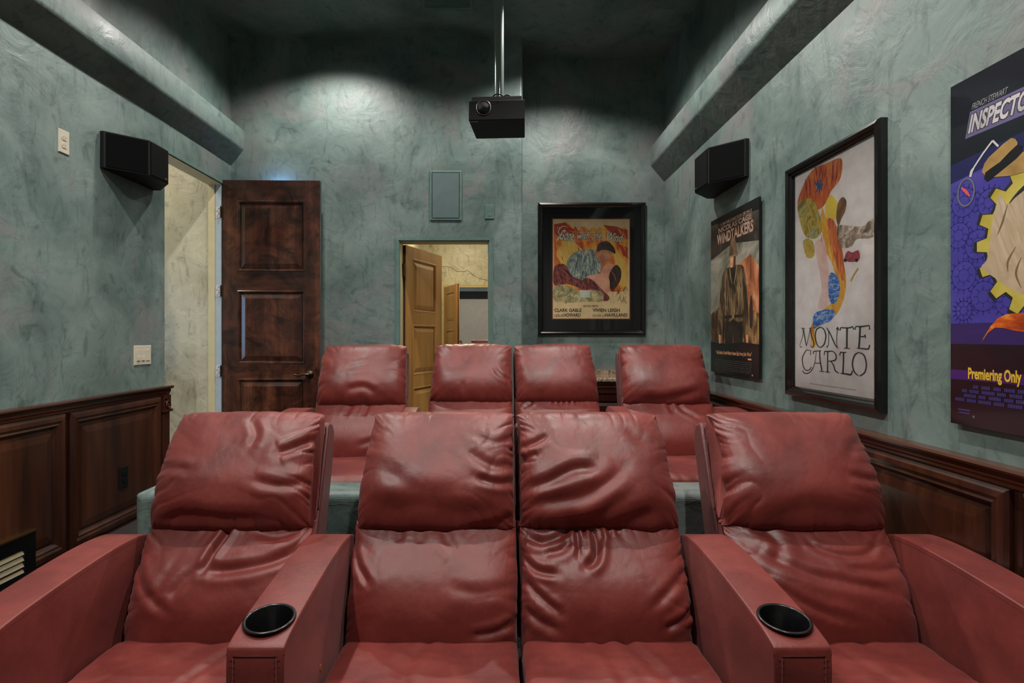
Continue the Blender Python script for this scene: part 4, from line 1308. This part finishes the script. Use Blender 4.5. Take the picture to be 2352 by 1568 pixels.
P_.poly([g7(*p) for p in [(748, 600), (760, 520), (850, 495), (920, 560), (930, 620), (870, 590), (800, 580)]], hair, 4)
P_.poly([g7(*p) for p in [(780, 830), (820, 740), (880, 715), (930, 760), (880, 830), (840, 850)]], skin_b, 4)
P_.poly([g7(*p) for p in [(880, 800), (940, 730), (990, 790), (975, 900), (900, 990), (865, 900)]], hair, 4)
P_.poly([g7(*p) for p in [(640, 850), (780, 820), (860, 850), (875, 960), (840, 1040), (760, 960), (650, 900)]], skin_b, 4)
P_.poly([g7(*p) for p in [(610, 870), (700, 880), (800, 980), (870, 1050), (860, 1088), (800, 1088), (760, 1010), (620, 975)]], wine, 4)
P_.lift()
P_.hold = True
lt, dk = ink('cloth_light', rgb(214, 210, 192)), ink('cloth_dark', rgb(60, 74, 78))
wl_, wd_ = ink('wine_light', rgb(176, 110, 104)), ink('wine_dark', rgb(56, 20, 22))
for (xa, ya, xb, yb, mm) in ((560, 620, 520, 800, dk), (600, 600, 590, 760, lt), (640, 600, 650, 800, lt), (670, 600, 690, 780, lt), (700, 640, 720, 790, dk), (520, 680, 480, 800, lt), (610, 760, 580, 900, dk), (650, 780, 620, 880, dk), (740, 660, 745, 800, lt),
                             (350, 760, 470, 850, wl_), (340, 820, 440, 900, wd_), (400, 760, 520, 890, wd_), (470, 850, 590, 950, wl_), (660, 880, 760, 980, wd_), (720, 900, 820, 1060, wl_), (880, 780, 940, 900, wl_), (800, 540, 880, 530, wd_)):
    P_.stroke([g7(xa, ya), g7((xa + xb) / 2 + 10, (ya + yb) / 2 - 6), g7(xb, yb)], [0.001, 0.008, 0.001], mm, 4)
P_.hold = False
haze = ink('sketch_green', rgb(115, 115, 75), col2=[rgb(190, 180, 131), rgb(244, 220, 169)], scale=16)
P_.poly([g7(*p) for p in [(318, 960), (420, 930), (560, 985), (720, 980), (800, 1010), (800, 1095), (640, 1100), (440, 1110), (318, 1090)]], haze, 3)
ink_dk = ink('sketch_dark', rgb(54, 47, 40), col2=rgb(131, 101, 68), scale=20)
rr = random.Random(12)
P_.lift()
P_.hold = True
for k in range(46):
    x = rr.choice([rr.uniform(325, 520), rr.uniform(880, 1046)])
    y = rr.uniform(940, 1090)
    P_.stroke([g7(x, y), g7(x + rr.uniform(-14, 14), y + rr.uniform(10, 34)), g7(x + rr.uniform(-20, 20), y + rr.uniform(24, 46))], rr.uniform(0.001, 0.005), ink_dk, 3)
P_.hold = False
P_.poly([g7(*p) for p in [(575, 985), (680, 990), (680, 1058), (575, 1058)]], ink('pale_house', rgb(225, 232, 213)))
for k in range(5):
    P_.stroke([g7(585 + k * 21, 1000), g7(585 + k * 21, 1056)], 0.0016, ink_dk, 1)
P_.stroke([g7(516, 1060), g7(540, 1036), g7(566, 1060), g7(566, 1090), g7(540, 1112), g7(516, 1090), g7(516, 1060)], 0.0022, ink('white_line', rgb(250, 250, 225)), 4)
blk = ink('black', rgb(33, 26, 24))
crm = ink('letter_cream', rgb(250, 250, 225))
for wd, (xa, ya, xb, yb), rot_ in (('Gone', (362, 478, 516, 372), -0.10), ('with', (536, 474, 678, 410), 0.06), ('the', (700, 470, 800, 404), 0.02), ('Wind', (824, 486, 1000, 398), -0.12)):
    a, b_ = g7(xa, ya)
    c_, d_ = g7(xb, yb)
    P_.text(wd, a, b_, c_ - 0.012, d_, crm, shear=0.34, bold=0.018, rot=rot_, outline=(blk, 0.0024))
P_.stroke([g7(452, 352), g7(400, 346), g7(362, 392), g7(380, 430), g7(430, 400)], [0.004, 0.007, 0.009, 0.006, 0.003], crm, 5)
P_.stroke([g7(372, 440), g7(346, 480), g7(352, 486), g7(392, 430)], [0.006, 0.007, 0.006, 0.004], crm, 4)
for x in (356, 370, 1014, 1028):
    yy = 352 if x < 500 else 452
    P_.stroke([g7(x, yy), g7(x - 6, yy + 18)], [0.005, 0.002], crm, 2)
P_.stroke([g7(470, 392), g7(620, 410), g7(760, 402), g7(860, 396)], 0.0022, crm)
P_.stroke([g7(420, 470), g7(560, 496), g7(700, 484), g7(820, 476), g7(940, 494), g7(1030, 490), g7(1046, 470)], 0.0022, crm)
for wd, (xa, ya, xb, yb), bo in (('CLARK GABLE', (322, 1202, 592, 1168), 0.02), ('LESLIE', (322, 1250, 408, 1226), 0.0), ('HOWARD', (414, 1250, 584, 1216), 0.02), ('VIA COL VENTO', (608, 1152, 762, 1134), 0.02),
                                 ('VIVIEN LEIGH', (704, 1202, 976, 1168), 0.02), ('OLIVIA', (702, 1250, 788, 1226), 0.0), ('de', (798, 1250, 820, 1232), 0.0), ('HAVILLAND', (828, 1250, 1052, 1216), 0.02)):
    a, b_ = g7(xa, ya)
    c_, d_ = g7(xb, yb)
    P_.text(wd, a, b_, c_, d_, blk, bold=bo)
fr_prof = [(0, 0.0), (0.0, 0.022), (0.006, 0.030), (0.020, 0.034), (0.030, 0.028), (0.040, 0.016), (0.044, 0.011), (0.044, 0.006)]
picture('framed_poster', 'back', (X0, YB2, Z0), W0, H0, 'black-framed romance film poster with black mat on the back wall', fr_prof, M['black_wood'], P_, 0.0065, (0.040, 0.013))

# --- frameless war film poster
KK = 0.85
XW = 1.475
d0, zb = 3.786, ZC - 0.236
f8 = side_map(XW, d0, zb)
def gA(x, y): return f8(1630 + x / 8.708, 440 + y / 8.708)     # upper half, zoomed reading
def gB(x, y): return f8(1630 + x / 6.031, 620 + y / 6.031)     # lower half
PW, PH = 0.686, 1.016
P_ = Print()
nb = ink('night_black', rgb(20, 19, 19), 0.35)
P_.rect(0, 0, PW, PH, nb)
sky = ink('smoke', rgb(70, 66, 56), col2=[rgb(140, 140, 124), rgb(196, 180, 166)], scale=1.6, aniso=(2, 2, 1), dist=1.2, rough=0.4)
glow = ink('fire_smoke', rgb(120, 66, 44), col2=[rgb(186, 112, 74), rgb(220, 160, 120)], scale=2.4, aniso=(3, 1.5, 1), dist=1.4, rough=0.4)
low = ink('burnt', rgb(30, 26, 22), col2=[rgb(90, 66, 44), rgb(196, 150, 96)], scale=5, aniso=(3, 1, 1), rough=0.4)
dksky = ink('dark_smoke', rgb(24, 22, 22), col2=[rgb(52, 46, 42), rgb(104, 94, 84)], scale=2.2, rough=0.4)
P_.poly([(0, PH * 0.70), (PW, PH * 0.74), (PW, PH * 0.93), (0, PH * 0.97)], dksky)
P_.poly([(0, PH * 0.33), (PW, PH * 0.36), (PW, PH * 0.76), (PW * 0.5, PH * 0.80), (0, PH * 0.74)], sky)
P_.poly([(PW * 0.55, PH * 0.34), (PW, PH * 0.36), (PW, PH * 0.62), (PW * 0.85, PH * 0.70), (PW * 0.6, PH * 0.66)], glow)
P_.poly([(0, PH * 0.19), (PW, PH * 0.19), (PW, PH * 0.36), (PW * 0.8, PH * 0.40), (PW * 0.5, PH * 0.36), (PW * 0.2, PH * 0.42), (0, PH * 0.38)], low)
for bx_, bh in ((0.05, 0.10), (0.14, 0.11), (0.86, 0.17), (0.78, 0.12)):
    P_.poly([(PW * bx_ - 0.018, PH * 0.29), (PW * bx_ + 0.018, PH * 0.29), (PW * bx_ + 0.022, PH * (0.29 + bh * 0.6)), (PW * bx_ + 0.008, PH * (0.29 + bh)), (PW * bx_ - 0.008, PH * (0.29 + bh)), (PW * bx_ - 0.02, PH * (0.29 + bh * 0.6))], ink('far_figure', rgb(58, 42, 34)), 2)
uni = ink('uniform', rgb(34, 26, 20), col2=[rgb(84, 66, 46), rgb(150, 126, 90)], scale=5, aniso=(4, 1.2, 1), rough=0.45)
cx_ = 0.350
tr_dk = ink('trouser_dark', rgb(20, 17, 15), col2=rgb(52, 44, 34), scale=9)
P_.poly([(0.235, 0.36), (0.475, 0.36), (0.485, 0.17), (0.36, 0.17), (0.35, 0.25), (0.335, 0.17), (0.225, 0.17)], tr_dk)
P_.poly([(0.205, 0.645), (0.165, 0.56), (0.135, 0.40), (0.125, 0.24), (0.165, 0.235), (0.19, 0.36), (0.225, 0.50), (0.24, 0.60)], uni, 3)
P_.poly([(0.495, 0.645), (0.53, 0.56), (0.555, 0.40), (0.56, 0.25), (0.522, 0.245), (0.505, 0.36), (0.48, 0.50), (0.465, 0.60)], uni, 3)
P_.poly([(0.30, 0.672), (0.40, 0.672), (0.495, 0.65), (0.505, 0.56), (0.495, 0.43), (0.505, 0.345), (0.43, 0.325), (0.35, 0.34), (0.27, 0.325), (0.195, 0.35), (0.215, 0.44), (0.20, 0.56), (0.205, 0.65)], uni, 3)
khaki = ink('khaki_light', rgb(176, 150, 108), col2=rgb(110, 88, 60), scale=14, aniso=(5, 1, 1))
for x in (0.235, 0.27, 0.43, 0.465):
    P_.stroke([(x, 0.63), (x + 0.008, 0.54), (x - 0.004, 0.44), (x + 0.006, 0.37)], [0.002, 0.009, 0.006, 0.002], khaki, 4)
P_.poly([(0.30, 0.672), (0.40, 0.672), (0.36, 0.55), (0.345, 0.40), (0.335, 0.55)], tr_dk)
P_.stroke([(0.30, 0.668), (0.315, 0.61), (0.338, 0.56)], [0.012, 0.014, 0.004], khaki, 4)
P_.stroke([(0.40, 0.668), (0.388, 0.61), (0.362, 0.56)], [0.012, 0.014, 0.004], khaki, 4)
for sx in (0.146, 0.54):
    P_.poly([(sx - 0.014, 0.245), (sx + 0.016, 0.245), (sx + 0.014, 0.20), (sx + 0.004, 0.178), (sx - 0.010, 0.196)], skin_a, 2)
P_.rect(0.225, 0.352, 0.49, 0.370, ink('belt', rgb(40, 30, 24)))
P_.rect(0.335, 0.348, 0.368, 0.374, khaki)
P_.poly([(0.312, 0.665), (0.386, 0.665), (0.388, 0.738), (0.312, 0.738)], skin_a)
P_.poly([(0.352, 0.665), (0.386, 0.665), (0.388, 0.738), (0.362, 0.738)], ink('face_shade', rgb(84, 52, 36)))
P_.poly([(0, 0), (PW, 0), (PW, PH * 0.19), (PW * 0.7, PH * 0.20), (PW * 0.3, PH * 0.185), (0, PH * 0.20)], nb)
tt = ink('title_tan', rgb(196, 160, 140), col2=rgb(150, 112, 92), scale=5)
P_.text('FROM THE DIRECTOR OF M:I-2', 0.15, 0.951, 0.60, 0.970, tt, bold=0.02)
P_.text('NICOLAS CAGE', 0.13, 0.912, 0.60, 0.945, tt, bold=0.03)
P_.text('WINDTALKERS', 0.105, 0.836, 0.62, 0.906, tt, bold=0.035)
P_.poly([(0.285, 0.733), (0.412, 0.731), (0.406, 0.755), (0.398, 0.805), (0.375, 0.838), (0.348, 0.848), (0.322, 0.838), (0.300, 0.805), (0.292, 0.755)], ink('helmet', rgb(66, 46, 34), col2=rgb(150, 116, 88), scale=9, aniso=(3, 1, 1)), 3)
P_.stroke([(0.284, 0.738), (0.35, 0.734), (0.413, 0.737)], [0.006, 0.009, 0.006], khaki, 3)
P_.text('“An Exciting, Hard-Hitting Action Epic from John Woo”', 0.09, 0.116, 0.60, 0.146, ink('tag_orange', rgb(214, 150, 104)), bold=0.02)
P_.rect(0.55, 0.100, 0.595, 0.110, PM['tag_orange'])
gy = ink('credit_grey', rgb(52, 50, 48))
P_.lift()
P_.hold = True
for r_ in range(6):
    x = 0.07
    while x < 0.58:
        L_ = rr.uniform(0.02, 0.07)
        P_.rect(x, 0.022 + 0.012 * r_, min(x + L_, 0.6), 0.028 + 0.012 * r_, gy)
        x += L_ + 0.008
P_.hold = False
P_.rect(0.60, 0.010, 0.615, 0.020, ink('tiny_logo', rgb(150, 130, 110)))
P_.clip(0, 0, PW, PH)
root = tag(empty('mounted_poster', facing('right', (XR, d0, zb))), 'frameless war film poster with a standing helmeted figure, farthest on the right wall', 'poster')
boxes('board', [((0, 0, 0.012), (PW, PH, 0.024))], M['black_plastic'], root, bevel=0.001)
P_.build('print', root, 0.0241)
boxes('hanging_cleat', [((0.1, PH - 0.16, 0.0005), (PW - 0.1, PH - 0.10, 0.0118))], M['black_plastic'], root)

# --- black-framed MONTE CARLO poster
KK = 1.0
XM = 1.462
W1, H1 = 0.686, 1.126
d0, zb = 2.807, ZC - 0.291
fm = side_map(XM, d0 + (0.0), zb)
def m3(x, y): return fm(1800 + x / 7.126, 730 + y / 7.126)
def m8(x, y): return fm(1560 + x / 2.375, 300 + y / 2.375)
P_ = Print()
paper = ink('paper', rgb(250, 240, 238), 0.6)
P_.rect(0.03, 0.03, W1 - 0.03, H1 - 0.03, paper)
auburn = ink('auburn', rgb(166, 68, 42), col2=[rgb(220, 110, 59), rgb(244, 155, 80)], scale=7, aniso=(6, 1.2, 1), rot=(0, 0, 0.1))
ochre = ink('ochre', rgb(208, 134, 42), col2=[rgb(244, 178, 63), rgb(250, 211, 110)], scale=7, aniso=(5, 1.5, 1))
blue_s = ink('sea_blue', rgb(38, 91, 178), col2=[rgb(77, 138, 218), rgb(213, 225, 237)], scale=14, aniso=(2, 5, 1))
mauve = ink('pale_pink', rgb(250, 225, 218), col2=rgb(232, 190, 178), scale=9)
yellow = ink('mustard_yellow', rgb(250, 220, 84))
olive = ink('olive_scene', rgb(127, 115, 52), col2=[rgb(220, 190, 84), rgb(143, 155, 108)], scale=16)
grey_s = ink('town_grey', rgb(84, 80, 73), col2=[rgb(178, 155, 134), rgb(250, 237, 225)], scale=22)
# abstract sweep of colour in place of the drawing
P_.poly([m8(*p) for p in [(690, 215), (770, 175), (840, 150), (850, 200), (835, 270), (790, 330), (770, 380), (740, 420), (700, 440), (640, 460), (610, 400), (640, 300)]], auburn, 4)
P_.poly([m8(*p) for p in [(612, 400), (680, 370), (720, 430), (745, 520), (735, 560), (700, 590), (650, 570), (625, 500)]], olive, 4)
P_.poly([m8(*p) for p in [(760, 400), (790, 350), (826, 400), (826, 470), (790, 490), (765, 480)]], yellow, 4)
P_.poly([m8(*p) for p in [(740, 420), (765, 480), (800, 500), (840, 640), (868, 790), (862, 900), (820, 1000), (740, 1060), (700, 1090), (710, 1160), (690, 1180), (680, 1080), (720, 1000), (790, 940), (820, 860), (800, 740), (750, 620)]], ochre, 4)
P_.poly([m8(*p) for p in [(770, 490), (810, 500), (850, 650), (860, 800), (840, 800), (800, 660)]], auburn, 4)
P_.poly([m8(*p) for p in [(700, 620), (750, 590), (770, 700), (780, 820), (770, 960), (720, 960), (740, 860), (715, 700)]], mauve, 4)
P_.poly([m8(*p) for p in [(782, 780), (820, 790), (838, 860), (820, 930), (790, 940), (776, 880)]], blue_s, 4)
P_.poly([m8(*p) for p in [(700, 1000), (760, 975), (810, 985), (790, 1035), (730, 1060), (695, 1075)]], blue_s, 4)
P_.poly([m8(*p) for p in [(825, 400), (850, 362), (872, 385), (865, 440), (845, 480), (830, 520), (818, 480)]], ink('cocoa', rgb(115, 73, 47), col2=rgb(178, 124, 84), scale=10), 4)
P_.poly([m8(*p) for p in [(822, 520), (905, 520), (960, 520), (1014, 480), (1014, 580), (930, 590), (900, 630), (850, 640), (830, 600)]], grey_s, 3)
P_.poly([m8(*p) for p in [(640, 600), (690, 600), (700, 680), (660, 690)]], olive, 3)
P_.poly([m8(*p) for p in [(862, 690), (880, 655), (905, 665), (935, 650), (945, 690), (930, 712), (880, 715)]], ink('car_pink', rgb(208, 84, 96), col2=rgb(96, 49, 54), scale=14), 2)
for x in (866, 926):
    P_.poly([m8(x + 9 * math.cos(a), 706 + 11 * math.sin(a)) for a in [k * math.pi / 6 for k in range(12)]], ink('tyre', rgb(38, 35, 35)))
for (xa, ya, xb, yb) in ((700, 190, 712, 250), (735, 185, 728, 250), (760, 190, 752, 260), (800, 165, 790, 300), (820, 170, 812, 290), (650, 260, 660, 360), (670, 250, 675, 350)):
    P_.stroke([m8(xa, ya), m8((xa + xb) / 2 + 5, (ya + yb) / 2), m8(xb, yb)], [0.002, 0.007, 0.002], ink('deep_red', rgb(134, 38, 33)), 4)
for k in range(7):
    a = -2.6 + k * 0.75
    P_.stroke([m8(722, 300), m8(722 + 18 * math.cos(a), 300 + 26 * math.sin(a)), m8(722 + 26 * math.cos(a + 0.3), 302 + 44 * math.sin(a + 0.3))], [0.010, 0.010, 0.002], ink('palm_blue', rgb(31, 101, 176)), 4)
for k in range(26):
    x = rr.uniform(640, 740)
    y = rr.uniform(430, 590)
    P_.stroke([m8(x, y), m8(x + rr.uniform(-4, 4), y + rr.uniform(12, 30))], 0.002, rr.choice([ink_dk, paper]), 2)
P_.stroke([m8(895, 820), m8(915, 780), m8(935, 750)], 0.008, ink('kerb_ochre', rgb(220, 178, 84)), 2)
P_.lift()
P_.lift()
P_.hold = True
ink_l = ink('letter_slate', rgb(48, 52, 52))
ink_r = ink('letter_plum', rgb(56, 40, 42))
def S(pts, ws, mm=None, per=5):
    P_.stroke([m3(*p) for p in pts], [w_ / 7.126 * 0.0017 for w_ in ws] if isinstance(ws, (list, tuple)) else ws, mm or ink_l, per)
# M O N T E
S([(200, 470), (172, 476), (165, 430), (190, 360), (215, 250), (205, 180), (185, 166)], [8, 14, 10, 12, 12, 14, 8])
S([(185, 164), (245, 172)], [12, 12])
S([(218, 180), (238, 300), (266, 455)], [30, 30, 24])
S([(266, 460), (300, 320), (325, 180)], [10, 12, 12])
S([(310, 168), (365, 160)], [12, 12])
S([(325, 175), (350, 290), (384, 400), (374, 470), (345, 476), (336, 440)], [24, 26, 22, 18, 12, 16])
S([(492, 148), (430, 190), (408, 300), (440, 440), (492, 484)], [16, 26, 32, 26, 16])
S([(492, 484), (550, 430), (578, 300), (550, 190), (492, 148)], [16, 26, 32, 26, 16])
S([(590, 155), (610, 190), (650, 260), (720, 420), (760, 480), (780, 490)], [14, 26, 28, 28, 20, 10])
S([(622, 200), (624, 340), (618, 440), (590, 480)], [14, 16, 14, 22])
S([(768, 150), (758, 260), (752, 400), (762, 470)], [20, 16, 14, 12])
S([(748, 190), (768, 150), (790, 205)], [22, 14, 22])
S([(808, 200), (820, 158), (860, 160), (960, 160), (1005, 142), (1024, 185)], [26, 18, 20, 20, 18, 30])
S([(918, 165), (916, 330), (914, 495)], [44, 42, 46])
S([(868, 494), (962, 500)], [14, 14])
S([(1048, 190), (1062, 140), (1140, 140), (1240, 128), (1275, 122), (1280, 190)], [26, 16, 22, 18, 16, 28])
S([(1128, 140), (1120, 330), (1108, 498)], [40, 40, 42])
S([(1120, 300), (1180, 305), (1210, 280)], [16, 18, 14])
S([(1208, 270), (1214, 330)], [18, 22])
S([(1078, 494), (1180, 502), (1260, 505), (1280, 440)], [14, 22, 28, 26])
# C A R L O
S([(330, 605), (336, 540), (300, 526), (262, 530), (205, 640), (204, 730), (235, 830), (285, 858), (330, 830), (342, 795)], [18, 16, 10, 16, 26, 28, 26, 18, 18, 20], ink_r)
S([(382, 590), (385, 548), (440, 540), (500, 535)], [22, 20, 18, 14], ink_r)
S([(425, 545), (410, 680), (385, 790), (330, 880), (270, 908), (225, 895), (208, 860)], [12, 14, 16, 16, 20, 24, 26], ink_r)
S([(480, 540), (485, 680), (515, 860)], [32, 34, 38], ink_r)
S([(400, 735), (490, 742)], [14, 14], ink_r)
S([(475, 868), (556, 880)], [14, 14], ink_r)
S([(552, 605), (562, 548), (610, 548), (690, 545), (742, 610), (725, 690), (620, 708)], [24, 18, 22, 18, 28, 24, 12], ink_r)
S([(608, 552), (608, 700), (605, 880)], [28, 28, 34], ink_r)
S([(572, 882), (645, 888)], [14, 14], ink_r)
S([(655, 705), (700, 770), (730, 860), (790, 902)], [16, 26, 28, 14], ink_r)
S([(802, 612), (815, 562), (860, 566), (908, 560)], [26, 20, 20, 14], ink_r)
S([(862, 566), (860, 740), (852, 905)], [36, 34, 36], ink_r)
S([(815, 906), (900, 915), (980, 925), (1004, 860)], [14, 24, 28, 22], ink_r)
S([(1105, 562), (1040, 610), (1005, 740), (1030, 870), (1100, 945)], [16, 30, 34, 32, 16])
S([(1120, 950), (1200, 890), (1228, 760), (1190, 610), (1105, 562)], [18, 26, 30, 28, 16])
P_.hold = False
a, b_ = m3(325, 1105)
c_, d_ = m3(1065, 1215)
P_.text('MONTE CARLO FORMULA ONE CHAMPIONSHIP  ORIGINAL ILLUSTRATION', a, 0.068, c_, 0.073, ink('fine_print', rgb(120, 108, 108)))
P_.clip(0.03, 0.03, W1 - 0.03, H1 - 0.03)
fr2 = [(0, 0.0), (0.0, 0.026), (0.005, 0.036), (0.016, 0.040), (0.028, 0.034), (0.034, 0.024), (0.040, 0.022), (0.046, 0.012), (0.046, 0.006)]
picture('framed_poster', 'right', (XR, d0, zb), W1, H1, 'tall black-framed MONTE CARLO poster with a white ground on the right wall', fr2, M['black_wood'], P_, 0.0065, (0.042, 0.016))

# --- frameless purple comedy poster at the right edge of the view
KK = 0.85
XI = 1.478
d0, zb = 1.803, ZC - 0.278
fi = side_map(XI, d0, zb)
def i1(x, y): return fi(2150 + x / 3.411, 100 + y / 3.411)
def i2(x, y): return fi(2150 + x / 3.267, 560 + y / 3.267)
def i4(x, y): return fi(2170 + x / 9.225, 840 + y / 9.225)
PW, PH = 0.72, 1.084
P_ = Print()
P_.rect(0, 0, PW, PH, ink('maroon_black', rgb(34, 18, 26), 0.25, coat=0.3))
pur = ink('purple', rgb(58, 52, 134), 0.25, col2=[rgb(70, 62, 154), rgb(92, 80, 160)], scale=3, coat=0.3)
P_.poly([(0, 0.255), (PW, 0.255), (PW, 0.86), (0, 0.80)], ink('purple_dusk', rgb(50, 34, 88), 0.25, col2=rgb(60, 40, 104), scale=3, coat=0.3))
P_.poly([(0, 0.32), (PW, 0.32), (PW, 0.86), (0, 0.79)], pur)
nb2 = ink('navy_black', rgb(16, 16, 30), 0.25, coat=0.3)
P_.poly([(0, 0.80), (PW, 0.87), (PW, PH), (0, PH)], nb2)
P_.poly([(0, 0.77), (0.2, 0.80), (PW, 0.86), (PW, 0.89), (0, 0.83)], ink('navy_blend', rgb(34, 32, 84), 0.25, coat=0.3))
# faint clockwork pattern
gl_ = ink('gear_line', rgb(46, 42, 124), 0.3, coat=0.3)
def gear(cx, cy, r, n, mm, w_=0.003, z=0):
    P_.stroke([(cx + r * math.cos(2 * math.pi * k / 24), cy + r * math.sin(2 * math.pi * k / 24)) for k in range(25)], w_, mm, 2)
    for k in range(n):
        a = 2 * math.pi * k / n
        P_.stroke([(cx + r * math.cos(a), cy + r * math.sin(a)), (cx + (r + 0.013) * math.cos(a), cy + (r + 0.013) * math.sin(a))], w_ * 1.6, mm, 1)
rg = random.Random(3)
for (x, y, r_) in ((0.05, 0.47, 0.045), (0.12, 0.40, 0.045), (0.20, 0.38, 0.04), (0.03, 0.60, 0.04), (0.10, 0.56, 0.045), (0.05, 0.70, 0.045), (0.14, 0.68, 0.04), (0.05, 0.36, 0.03), (0.60, 0.5, 0.05), (0.66, 0.64, 0.05), (0.6, 0.75, 0.04)):
    P_.lift()
    P_.hold = True
    gear(x, y, r_, 16, gl_)
    gear(x, y, r_ * 0.45, 8, gl_, 0.002)
    P_.hold = False
# big mustard gear with a plain cream disc inside it (a stand-in for the artwork)
must = ink('gear_mustard', rgb(176, 156, 50), 0.3, col2=rgb(206, 190, 96), scale=5, coat=0.3)
gcx, gcy, gr = 0.337, 0.552, 0.205
def gear_poly(r0, r1, n):
    out = []
    for k in range(n):
        a = 2 * math.pi * k / n
        s_ = 2 * math.pi / n
        for t, r_ in ((-0.30, r0), (-0.18, r1), (0.18, r1), (0.30, r0)):
            out.append((gcx + r_ * math.cos(a + t * s_), gcy + r_ * 0.98 * math.sin(a + t * s_)))
    return out
P_.poly(gear_poly(gr + 0.010, gr + 0.046, 18), ink('gear_shadow', rgb(14, 14, 22)))
P_.poly(gear_poly(gr, gr + 0.034, 18), must)
P_.poly([(gcx + 0.172 * math.cos(a), gcy + 0.172 * math.sin(a)) for a in [2 * math.pi * k / 48 for k in range(48)]], PM['gear_shadow'])
cream2 = ink('coat_cream', rgb(206, 188, 160), 0.3, col2=[rgb(180, 156, 126), rgb(220, 204, 180)], scale=3, aniso=(3, 1, 1), rot=(0, 0, 0.7), coat=0.3)
P_.poly([i1(690, 1150), i1(560, 1260), i1(500, 1180), i1(440, 1400), i1(420, 1560), i2(380, 120), i2(340, 180), i2(450, 260), i2(650, 380), (0.45, 0.33), (0.62, 0.42), (0.62, 0.70), (0.45, 0.76)], cream2, 3)
for pp in ([i1(560, 1260), i1(520, 1400), i1(480, 1500)], [i2(600, 20), i2(540, 130), i2(540, 210)], [i2(640, 100), i2(600, 220), i2(640, 330)]):
    P_.stroke(pp, [0.002, 0.007, 0.002], ink('coat_fold', rgb(120, 96, 74), 0.3), 5)
# orange flare
P_.poly([i2(340, 740), (0.17, 0.333), (0.26, 0.345), (0.45, 0.34), (0.6, 0.325), (0.45, 0.295), (0.26, 0.29), (0.16, 0.305)], ink('flare', rgb(150, 52, 20), 0.3, col2=[rgb(214, 96, 30), rgb(236, 176, 70)], scale=3, aniso=(2, 8, 1), coat=0.3), 3)
P_.rect(0, i4(115, 270)[1], PW, i4(115, 70)[1], ink('band_purple', rgb(70, 32, 108), 0.25, coat=0.3))
wht = ink('silver', rgb(214, 208, 214), 0.25, col2=rgb(150, 146, 156), scale=8, coat=0.3)
sb = i1(250, 720)
P_.poly([(sb[0] - 0.010, sb[1] - 0.008), (sb[0] + 0.235, sb[1] - 0.008), (sb[0] + 0.252, sb[1] + 0.070), (sb[0] + 0.008, sb[1] + 0.070)], ink('title_halo', rgb(104, 96, 140), 0.3, coat=0.3))
P_.text('INSPECTOR', sb[0], sb[1] + 0.004, sb[0] + 0.222, sb[1] + 0.060, wht, shear=0.24, bold=0.035, outline=(blk, 0.0028))
a, b_ = i1(275, 535)
P_.text('FRENCH STEWART', a + 0.002, sb[1] + 0.074, a + 0.120, sb[1] + 0.092, ink('name_grey', rgb(150, 146, 150), 0.3), shear=0.25, bold=0.01)
yw = ink('yellow_type', rgb(226, 186, 60), 0.3, coat=0.3)
a, b_ = i4(498, 262)
c_, d_ = i4(1630, 330)
P_.text('Premiering Only', a, b_ - 0.012, c_, b_ + 0.034, yw, bold=0.03, outline=(ink('type_shadow', rgb(70, 30, 30)), 0.002))
cr = ink('credit_violet', rgb(66, 58, 118), 0.3, coat=0.3)
P_.lift()
P_.hold = True
for r_, x0_ in enumerate((0.085, 0.045, 0.052, 0.02)):
    x = x0_
    while x < 0.66:
        L_ = rg.uniform(0.016, 0.05)
        yy = 0.118 - 0.0145 * r_
        n_ = max(2, int(L_ / 0.005))
        for q_ in range(n_):
            P_.rect(x + q_ * 0.005, yy, x + q_ * 0.005 + 0.0036, yy + 0.0105, cr)
        x += L_ + 0.006
P_.hold = False
P_.rect(0.03, 0.046, 0.075, 0.0505, cr)
P_.rect(0.034, 0.037, 0.075, 0.041, cr)
P_.rect(0.084, 0.028, 0.092, 0.035, ink('tiny_mark', rgb(96, 96, 100)))
# silver articulated arm with a hand lens over the purple ground (generic instrument)
rod = ink('rod_silver', rgb(206, 204, 204), 0.25, coat=0.3)
P_.stroke([i1(295, 975), i1(370, 860), i1(445, 760)], 0.006, rod, 2)
P_.stroke([i1(445, 760), i1(490, 805)], 0.006, rod, 2)
P_.stroke([i1(270, 1045), i1(280, 1000), i1(298, 975)], [0.008, 0.010, 0.006], rod, 2)
lc = i1(236, 1165)
P_.stroke([(lc[0] + 0.030 * math.cos(a), lc[1] + 0.042 * math.sin(a)) for a in [2 * math.pi * k / 24 for k in range(25)]], 0.0055, ink('ring_grey', rgb(110, 110, 122), 0.25), 3)
P_.stroke([(lc[0] - 0.016, lc[1] + 0.018), (lc[0], lc[1] + 0.002), (lc[0] + 0.014, lc[1] - 0.016)], [0.006, 0.010, 0.004], ink('red_spark', rgb(226, 90, 90), 0.3), 4)
# plain banded straw hat shape
P_.poly([i1(380, 940), i1(470, 840), i1(590, 740), i1(640, 770), i1(689, 850), (0.40, 0.80), (0.30, 0.735), i1(400, 1050)], ink('hat_tan', rgb(150, 116, 62), 0.3, col2=rgb(196, 160, 96), scale=5, coat=0.3), 2)
P_.poly([i1(388, 1010), i1(500, 930), i1(640, 790), i1(680, 850), i1(560, 960), i1(400, 1080)], ink('hat_band', rgb(22, 20, 24), 0.3), 2)
P_.clip(0, 0, PW, PH)
root = tag(empty('mounted_poster', facing('right', (XR, d0, zb))), 'frameless glossy purple comedy poster with a big yellow gear, nearest the camera', 'poster')
boxes('board', [((0, 0, 0.008), (PW, PH, 0.0215))], M['black_plastic'], root, bevel=0.001)
P_.build('print', root, 0.0216)
boxes('hanging_cleat', [((0.1, PH - 0.16, 0.0005), (PW - 0.1, PH - 0.10, 0.0078))], M['black_plastic'], root)
